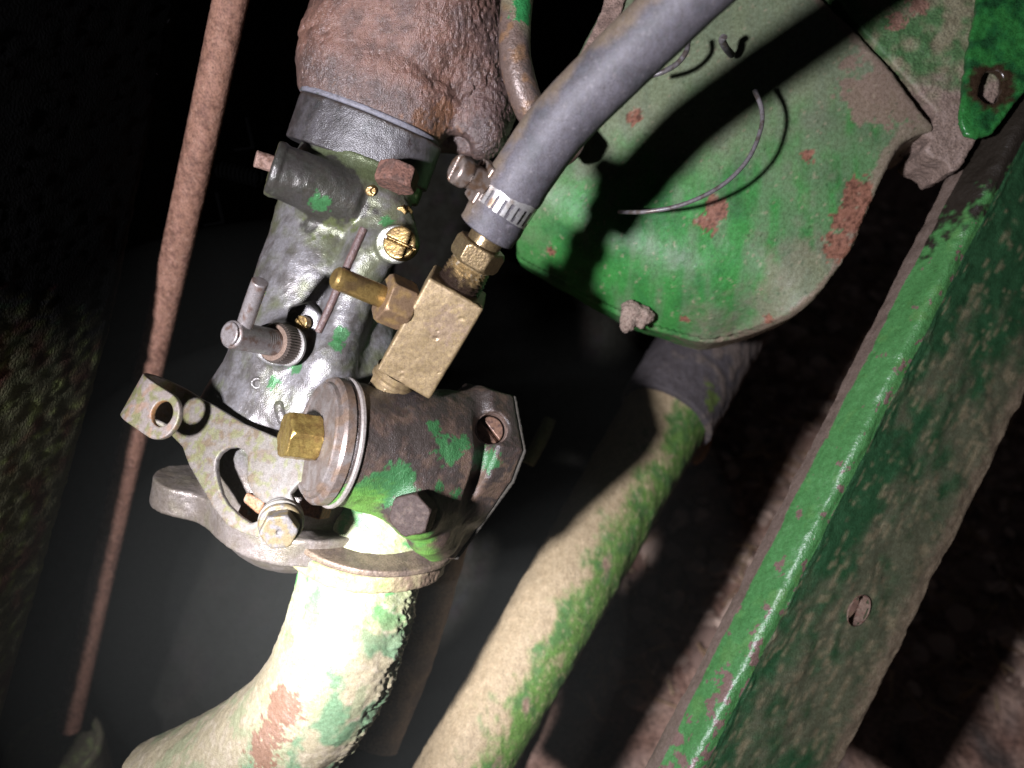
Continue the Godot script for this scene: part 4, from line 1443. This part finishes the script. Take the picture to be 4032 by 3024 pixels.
func choke_lever() -> void:
	var c := A(520, 1010, 236)
	var o := thing("choke_lever", "thin steel choke lever with curved slot and folded end tab", "lever", c)
	var bs := facing(Vector3(-0.32, 0.22, 1.0))
	var shape := [[394, 965], [410, 1008], [438, 1057], [459, 1095], [492, 1136], [519, 1150], [555, 1160], [600, 1166], [622, 1140], [602, 1112], [565, 1122], [541, 1131], [514, 1112], [492, 1090], [479, 1068], [470, 1040], [465, 1013], [467, 993], [476, 978], [490, 969], [509, 966], [525, 971], [534, 985], [534, 1004], [532, 1027], [537, 1050], [548, 1070], [566, 1085], [596, 1091], [637, 1091], [626, 1066], [640, 1049], [700, 1010], [700, 960], [596, 945], [522, 913], [459, 874], [400, 846], [347, 823], [320, 880], [360, 930]]
	var sheet := Slab.new(c - bs.z, bs, outline(shape, 236, c, bs), 2.2, 0.4)
	var steel := func(p: Vector3, n: Vector3) -> Color:
		var k := lin(0.15, 0.137, 0.118).lerp(lin(0.125, 0.095, 0.062), step(-0.1, 0.35, fb(p, 0.2)))
		k = k.lerp(lin(0.17, 0.165, 0.155), step(0.0, 12.0, p.x - A(545, 0, 236).x) * 0.6)
		k = k.lerp(lin(0.13, 0.14, 0.05), step(0.12, 0.3, fb(p + Vector3(0, 0, 33), 0.25) + 0.1 * step(0.0, -20.0, p.x - A(470, 0, 236).x)) * 0.6)
		k = k.lerp(lin(0.36, 0.5, 0.05), blot(p, A(450, 967, 235), 2.0, 0.8))
		return k.lerp(lin(0.25, 0.24, 0.23), step(0.8, 0.4, absf(n.dot(bs.z))) * 0.7)
	var m := mat("lever_steel", 0.55, 0.25, "grain", 0.03, 12.0)
	part("lever_plate", solid([sheet], 0.45, steel, func(p: Vector3, _n: Vector3) -> float: return fb(p, 0.1) * 0.15), m, o)
	# tab: rolled over from the plate's end, with a hole for the cable
	var fc := A(350, 880, 224)
	fc = fc * ((c + bs.z * 7.5).dot(bs.z) / fc.dot(bs.z))
	var fx := Vector3(-0.86, 0.47, 0.12).normalized()
	var fb_ := facing(bs.z, fx)
	var fold := Fold.new(fc, fb_, 8.5, 9.0, 6.0, 14.4, 2.0)
	var hp := fc - fb_.x * 9.6 + fb_.z * 8.5 - fb_.y * 0.8
	var tabc := func(p: Vector3, n: Vector3) -> Color:
		var k := lin(0.2, 0.175, 0.16).lerp(lin(0.14, 0.14, 0.055), step(-0.1, 0.3, fb(p + Vector3(0, 50, 0), 0.2)) * 0.85)
		k = k.lerp(lin(0.24, 0.15, 0.1), step(0.1, 0.4, fb(p, 0.2)) * 0.6)
		return k.lerp(lin(0.45, 0.22, 0.07), step(4.4, 3.7, (p - hp - fb_.z * (p - hp).dot(fb_.z)).length()) * step(0.7, 0.4, absf(n.dot(fb_.z))) * 0.8)
	part("end_tab", solid([fold, Cyl.new(hp - fb_.z * 5.0, hp + fb_.z * 6.0, 3.9, 3.9, 0.2, 0.4, 1)], 0.4, tabc), m, o)
	# pivot bolt with two washers
	var u := Vector3(0.22, -0.2, 1.0).normalized()
	var bc := A(604, 1143, 221)
	var yel := func(p: Vector3, _n: Vector3) -> Color:
		return lin(0.15, 0.12, 0.06).lerp(lin(0.13, 0.125, 0.12), step(-0.2, 0.3, fb(p, 0.3)))
	var b := part("pivot_bolt", solid([Hex.new(bc - u * 3.0, bc + u * 2.6, 9.6, 0.15, 0.5), Cyl.new(bc - u * 4.4, bc - u * 3.0, 6.6, 6.0, 0.5), Cyl.new(bc - u * 16.0, bc - u * 3.0, 3.4, 3.4, 0.3), Cyl.new(bc + u * 2.2, bc + u * 4.0, 0.7, 0.7, 0.1, 0.2, 1)], 0.33, yel), m, o)
	b.set_meta("label", "yellowish hex pivot bolt at the lever's lower end")
	part("washer", lathe(bc - u * 7.4, u, [Vector2(0, 3.0), Vector2(0, 6.2), Vector2(0.4, 6.6), Vector2(1.6, 6.6), Vector2(2.0, 6.2), Vector2(2.0, 3.0)], 72, func(_p: Vector3, _n: Vector3) -> Color: return lin(0.25, 0.24, 0.21)), m, o)
	part("washer", lathe(bc - u * 10.4, u, [Vector2(0, 3.0), Vector2(0, 5.9), Vector2(0.4, 6.3), Vector2(1.9, 6.3), Vector2(2.3, 5.9), Vector2(2.3, 3.0)], 72, func(_p: Vector3, _n: Vector3) -> Color: return lin(0.21, 0.2, 0.19)), m, o)

func valve() -> void:
	var ax := (A(1000, 612, 217) - A(868, 838, 230)).normalized()
	var n := Vector3(0.18, -0.05, 1.0)
	n = (n - ax * n.dot(ax)).normalized()
	var ex := ax.cross(n).normalized()
	var c := A(934, 716, 228)
	var o := thing("fuel_valve", "brass block valve with cross pin handle between hose and bowl", "valve", A(852, 860, 234))
	var bs := Basis(ex, ax, n)
	var brass := mat("dull_brass", 0.46, 0.45, "grain", 0.025, 10.0)
	var skin := func(p: Vector3, _n: Vector3) -> Color:
		var k := lin(0.24, 0.18, 0.095).lerp(lin(0.2, 0.147, 0.085), step(-0.3, 0.5, fb(p, 0.8)))
		k = k.lerp(lin(0.2, 0.14, 0.12), blot(p, A(965, 700, 219), 5.0, 1.2) * 0.35)
		return k.lerp(lin(0.36, 0.27, 0.12), step(0.2, 0.5, fb(p, 0.6)) * 0.3)
	var s := [Block.new(c, bs, Vector3(8.9, 16.4, 8.0), 0.8), Block.new(c + ex * 7.2 - ax * 1.0 - n * 1.5, bs, Vector3(2.2, 6.0, 6.0), 0.5)]
	part("valve_block", solid(s, 0.38, skin, func(p: Vector3, _n: Vector3) -> float: return fb(p, 0.1) * 0.2 - 0.3 * step(0.5, 0.7, fb(p + Vector3(3, 0, 0), 0.16))), brass, o)
	# lower neck and hex that screws into the bowl
	var b0 := c - ax * 16.2 - ex * 1.4 + n * 2.2
	part("lower_neck", lathe(b0 - ex * 1.5, -ax, [Vector2(-0.5, 6.6), Vector2(1.4, 6.4), Vector2(1.9, 6.9), Vector2(2.9, 6.9), Vector2(3.3, 6.2), Vector2(8, 5.6)], 72, skin), brass, o)
	part("lower_hex", solid([Hex.new(b0 - ex * 1.5 - ax * 3.0, b0 - ex * 1.5 - ax * 8.5, 11.0, 0.5, 0.4)], 0.35, skin), brass, o)
	# stem, gland nut, cross pin
	var st := A(722, 598, 210)
	var se := A(835, 645, 220)
	var su := (se - st).normalized()
	var shiny := func(p: Vector3, _n: Vector3) -> Color:
		return lin(0.4, 0.28, 0.1).lerp(lin(0.22, 0.15, 0.08), step(-0.1, 0.4, fb(p, 0.2)) * 0.8)
	part("valve_stem", lathe(st, su, [Vector2(-0.1, 0.0), Vector2(-0.1, 2.4), Vector2(0.6, 3.15), Vector2(1.6, 3.3), Vector2(16.5, 3.3), Vector2(16.5, 0.0)], 72, shiny), mat("bright_brass", 0.3, 0.75, "grain", 0.06, 14.0), o)
	var gn := func(p: Vector3, _n: Vector3) -> Color:
		return lin(0.21, 0.14, 0.085).lerp(lin(0.3, 0.2, 0.09), step(-0.1, 0.4, fb(p, 0.2)))
	part("gland_nut", solid([Hex.new(A(826, 640, 219), A(882, 664, 223), 13.0, 0.52, 0.5), Cyl.new(A(878, 660, 222), A(905, 672, 225), 5.0, 5.0, 0.3)], 0.35, gn), brass, o)
	part("cross_pin", tube([A(786, 494, 214), A(744, 590, 213), A(712, 665, 216), A(688, 716, 218)], [1.15, 1.15, 1.15, 1.1], 80, 24, func(p: Vector3, _n: Vector3) -> Color: return lin(0.1, 0.065, 0.06).lerp(lin(0.15, 0.1, 0.085), step(0.0, 0.4, fb(p, 0.3))), func(p: Vector3, _n: Vector3, _t: float, _g: float) -> float: return fb(p, 0.5) * 0.08), mat("cast_iron", 0.42, 0.05, "grain", 0.2, 8.0, 0.0, 0.55), o)
	# threaded hose tail: sealing thread in the block's top, then the hex under the hose
	var t0 := c + ax * 16.4 - n * 0.5
	var oily := func(p: Vector3, _n: Vector3) -> Color:
		var t := (p - t0).dot(ax)
		var k := lin(0.05, 0.035, 0.025).lerp(lin(0.3, 0.22, 0.11), step(2.0, 6.0, t + fb(p, 0.35) * 4.0))
		return k.lerp(lin(0.5, 0.48, 0.42), step(0.25, 0.4, fb(p, 0.5)) * step(4.0, 6.0, t) * 0.7)
	var prof := [Vector2(-0.2, 7.0)]
	for i in 7:
		prof.append_array([Vector2(0.2 + i * 1.1, 6.0 - i * 0.1), Vector2(0.75 + i * 1.1, 6.7 - i * 0.1)])
	prof.append(Vector2(8.6, 5.0))
	part("thread", lathe(t0, ax, prof, 96, oily, func(g: float, q: Vector2) -> float: return fb(Vector3(cos(g) * 6.0, sin(g) * 6.0, q.x), 0.5) * 0.5), mat("oily_brass", 0.28, 0.4, "grain", 0.15, 12.0), o)
	part("hose_tail", solid([Hex.new(t0 + ax * 7.6, t0 + ax * 14.0, 13.2, 0.15, 0.5), Cyl.new(t0 + ax * 13.0, t0 + ax * 30.0, 5.0, 5.0, 0.3)], 0.36, skin), mats.bright_brass, o)

func hose() -> void:
	var path := [A(1052, 500, 211), A(1092, 438, 208), A(1140, 362, 204), A(1205, 272, 198), A(1295, 178, 191), A(1395, 80, 184), A(1490, -10, 178), A(1600, -110, 172)]
	base = path[0]
	var rub := func(p: Vector3, n: Vector3) -> Color:
		var k := lin(0.08, 0.076, 0.088).lerp(lin(0.058, 0.056, 0.064), step(-0.3, 0.4, fb(p, 0.07)))
		var q := -n.x * 0.7 + n.y * 0.7
		k = k.lerp(lin(0.13, 0.1, 0.07), step(0.3, 0.95, q + fb(p, 0.1) * 0.6) * 0.8)
		return k.lerp(lin(0.16, 0.15, 0.16), step(0.4, 0.55, fb(p, 0.5)) * 0.4)
	var squeeze := func(p: Vector3, _n: Vector3, t: float, _g: float) -> float:
		return fb(p, 0.03) * 0.35 + fb(p, 0.25) * 0.06 - 0.75 * exp(-pow((t - 0.143) / 0.032, 2.0)) + 0.3 * exp(-pow((t - 0.215) / 0.03, 2.0)) + 0.25 * exp(-pow((t - 0.075) / 0.03, 2.0))
	alone("fuel_hose", tube(path, [8.3, 8.2, 8.2, 8.2, 8.1, 8.0, 8.0, 8.0], 420, 96, rub, squeeze), mat("rubber", 0.62, 0.0, "grain", 0.06, 14.0, 0.0, 0.4), "thick black rubber fuel hose running to the upper right", "hose")
	# worm clamp
	var o := thing("hose_clamp", "slotted steel worm clamp round the black hose's end", "clamp", A(1088, 440, 208))
	var cc := A(1093, 436, 208)
	var dir := (A(1115, 402, 206) - A(1070, 472, 210)).normalized()
	var x := dir.cross(Vector3(0, 0, 1)).normalized()
	var y := dir.cross(x)
	# band with true slots
	var v := PackedVector3Array()
	var idx := PackedInt32Array()
	var nv := 720
	var nu := 16
	var hw := 4.3
	for j in nu + 1:
		for i in nv:
			var g := TAU * i / nv
			var t := (float(j) / nu * 2.0 - 1.0) * hw
			v.append(cc + dir * t + (x * cos(g) + y * sin(g)) * 8.25)
	var open := func(i: int, j: int) -> bool:
		var ph := fposmod(float(i) / nv * 24.0, 1.0)
		return ph > 0.3 and ph < 0.7 and j > 3 and j < nu - 4
	for j in nu:
		for i in nv:
			if open.call(i, j):
				continue
			var a := j * nv + i
			var b := j * nv + (i + 1) % nv
			idx.append_array(PackedInt32Array([a, b, a + nv, b, b + nv, a + nv]))
	var nor := normals_of(v, idx)
	var mid := nu / 2 * nv
	if nor[mid].dot(v[mid] - cc) < 0.0:
		for i in range(0, idx.size(), 3):
			var sw := idx[i]
			idx[i] = idx[i + 1]
			idx[i + 1] = sw
	# inner skin, so that the band has thickness
	var nvert := v.size()
	for i in nvert:
		var w := v[i] - cc
		var ar := w - dir * w.dot(dir)
		v.append(v[i] - ar.normalized() * 0.6)
	var nid := idx.size()
	for i in range(0, nid, 3):
		idx.append_array(PackedInt32Array([idx[i] + nvert, idx[i + 2] + nvert, idx[i + 1] + nvert]))
	for i in nv:
		for j in [0, nu]:
			var a: int = j * nv + i
			var b: int = j * nv + (i + 1) % nv
			if j == 0:
				idx.append_array(PackedInt32Array([a, a + nvert, b, b, a + nvert, b + nvert]))
			else:
				idx.append_array(PackedInt32Array([a, b, a + nvert, b, b + nvert, a + nvert]))
	var zinc := func(p: Vector3, _n: Vector3) -> Color:
		return lin(0.5, 0.5, 0.5).lerp(lin(0.24, 0.17, 0.12), step(0.0, 0.5, fb(p, 0.15) - (p.x - cc.x) * 0.035 - 0.1))
	var steel := mat("clamp_steel", 0.34, 0.7, "grain", 0.04, 12.0)
	part("band", finish(v, idx, zinc), steel, o)
	# worm housing and screw on the hose's left side
	var old := func(p: Vector3, _n: Vector3) -> Color:
		return lin(0.3, 0.25, 0.22).lerp(lin(0.2, 0.13, 0.09), step(-0.1, 0.4, fb(p, 0.3)))
	var w0 := A(1040, 392, 203)
	var wu := Vector3(-0.75, 0.25, 0.55).normalized()
	part("worm_housing", solid([Block.new(w0 + Vector3(0, 0, -1.5), Basis(wu, dir, wu.cross(dir)), Vector3(1.2, 5.6, 3.6), 0.6), Block.new(w0 + Vector3(1.2, 1.6, -4), Basis(wu, dir, wu.cross(dir)), Vector3(4.2, 4.6, 0.7), 0.4)], 0.35, old), steel, o)
	part("worm_screw", solid([Cyl.new(w0 - wu * 1.0, w0 + wu * 7.0, 3.4, 3.4, 0.3), Cyl.new(w0 + wu * 4.6, w0 + wu * 8.6, 4.1, 3.9, 0.8), Block.new(w0 + wu * 8.8, facing(wu, Vector3(0.5, 0.8, 0.2)), Vector3(6, 0.5, 1.4), 0.05, 0.1, 1)], 0.3, old), steel, o)

func small_things() -> void:
	# bent metal line in front of the manifold's right flank
	base = A(1120, 150, 262)
	var old := func(p: Vector3, n: Vector3) -> Color:
		var k := lin(0.14, 0.1, 0.085).lerp(lin(0.2, 0.12, 0.07), step(0.0, 0.4, fb(p, 0.13)))
		k = k.lerp(lin(0.05, 0.05, 0.05), step(0.2, 0.7, n.x + fb(p, 0.2) * 0.5) * 0.6)
		k = k.lerp(lin(0.2, 0.19, 0.12), step(0.0, 8.0, p.y - A(0, 50, 252).y + n.x * 6.0) * 0.8)
		return k.lerp(lin(0.03, 0.2, 0.06), blot(p, A(1143, 10, 256), 5.5, 0.7))
	alone("bent_line", tube([A(1128, -90, 262), A(1115, 20, 262), A(1112, 110, 262), A(1128, 190, 263), A(1162, 262, 268), A(1240, 330, 276)], [5.4, 5.4, 5.4, 5.4, 5.4, 5.4], 220, 64, old, func(p: Vector3, _n: Vector3, _t: float, _g: float) -> float: return fb(p, 0.2) * 0.2 + fb(p, 0.8) * 0.06), mat("old_pipe", 0.42, 0.2, "grain", 0.15, 20.0), "curved brown metal line with a green paint remnant beside manifold", "pipe")
	# dusty strip behind the hose
	base = A(1290, 70, 268)
	alone("dusty_strip", solid([Slab.new(A(1300, 60, 272), facing(Vector3(-0.2, 0.1, 1)), outline([[1322, -60], [1372, -60], [1340, 40], [1275, 150], [1215, 240], [1190, 220], [1262, 110], [1300, 30]], 272, A(1300, 60, 272), facing(Vector3(-0.2, 0.1, 1))), 4.0, 0.6)], 0.6, func(p: Vector3, _n: Vector3) -> Color: return lin(0.2, 0.14, 0.115).lerp(lin(0.12, 0.08, 0.065), step(-0.1, 0.4, fb(p, 0.25))), func(p: Vector3, _n: Vector3) -> float: return fb(p, 0.2) * 0.7 + fb(p, 0.7) * 0.25), mat("dry_mud", 0.95, 0.0, "grain", 0.4, 20.0), "narrow dusty brown strip between bent line and black hose", "bracket")
	# wires
	var zinc := func(p: Vector3, _n: Vector3) -> Color:
		return lin(0.2, 0.19, 0.2).lerp(lin(0.12, 0.1, 0.09), step(0.0, 0.4, fb(p, 0.3)))
	var wm := mat("wire", 0.42, 0.4, "grain", 0.03, 10.0)
	var g := "wire ends sticking out of the green housing"
	base = A(1340, 458, 266)
	alone("lock_wire", tube([A(1336, 458, 272), A(1400, 457, 264), A(1480, 440, 261), A(1560, 400, 260), A(1615, 345, 260), A(1643, 280, 262), A(1645, 235, 264), A(1630, 196, 266)], [0.75, 0.75, 0.75, 0.75, 0.75, 0.75, 0.8, 0.9], 160, 20, zinc), wm, "long looping grey wire arching over the green housing's face", "wire", g)
	base = A(1450, 150, 270)
	alone("lock_wire", tube([A(1395, 166, 270), A(1430, 156, 268), A(1462, 138, 268), A(1482, 112, 268), A(1486, 88, 270)], [0.95, 0.95, 0.95, 0.95, 0.95], 60, 20, zinc), wm, "short curled grey wire peeping out under the black hose", "wire", g)
	base = A(1570, 90, 275)
	alone("lock_wire", tube([A(1580, 118, 284), A(1568, 104, 276), A(1560, 88, 272), A(1564, 80, 270)], [1.3, 1.3, 1.3, 1.2], 30, 20, zinc), wm, "stubby grey wire stub above the hose's shadow on housing", "wire", g)
	# return spring and two clips in the dark left of the throttle
	base = A(520, 385, 300)
	var coil := []
	for i in 96:
		var t := float(i) / 95.0
		var gg := t * TAU * 11.0
		coil.append(A(462 + 100 * t, 362 + 26 * t, 310) + Vector3(0.25 * cos(gg), cos(gg), sin(gg)) * 2.8)
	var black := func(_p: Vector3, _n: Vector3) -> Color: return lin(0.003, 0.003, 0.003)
	alone("return_spring", tube(coil, [0.6, 0.6, 0.6], 760, 10, black), mat("black_iron", 0.9, 0.0, "", 0.1, 40.0, 0.0, 0.1), "dark coil spring in shadow between rusty rod and throttle lug", "spring")
	for q in [[521, 290, "dark bent clip high in shadow between rod and manifold"], [456, 452, "dark bent clip low in shadow beside the rusty rod"]]:
		base = A(q[0], q[1], 315)
		var b := facing(Vector3(0.3, 0.0, 1.0), Vector3(0.95, 0.2, 0))
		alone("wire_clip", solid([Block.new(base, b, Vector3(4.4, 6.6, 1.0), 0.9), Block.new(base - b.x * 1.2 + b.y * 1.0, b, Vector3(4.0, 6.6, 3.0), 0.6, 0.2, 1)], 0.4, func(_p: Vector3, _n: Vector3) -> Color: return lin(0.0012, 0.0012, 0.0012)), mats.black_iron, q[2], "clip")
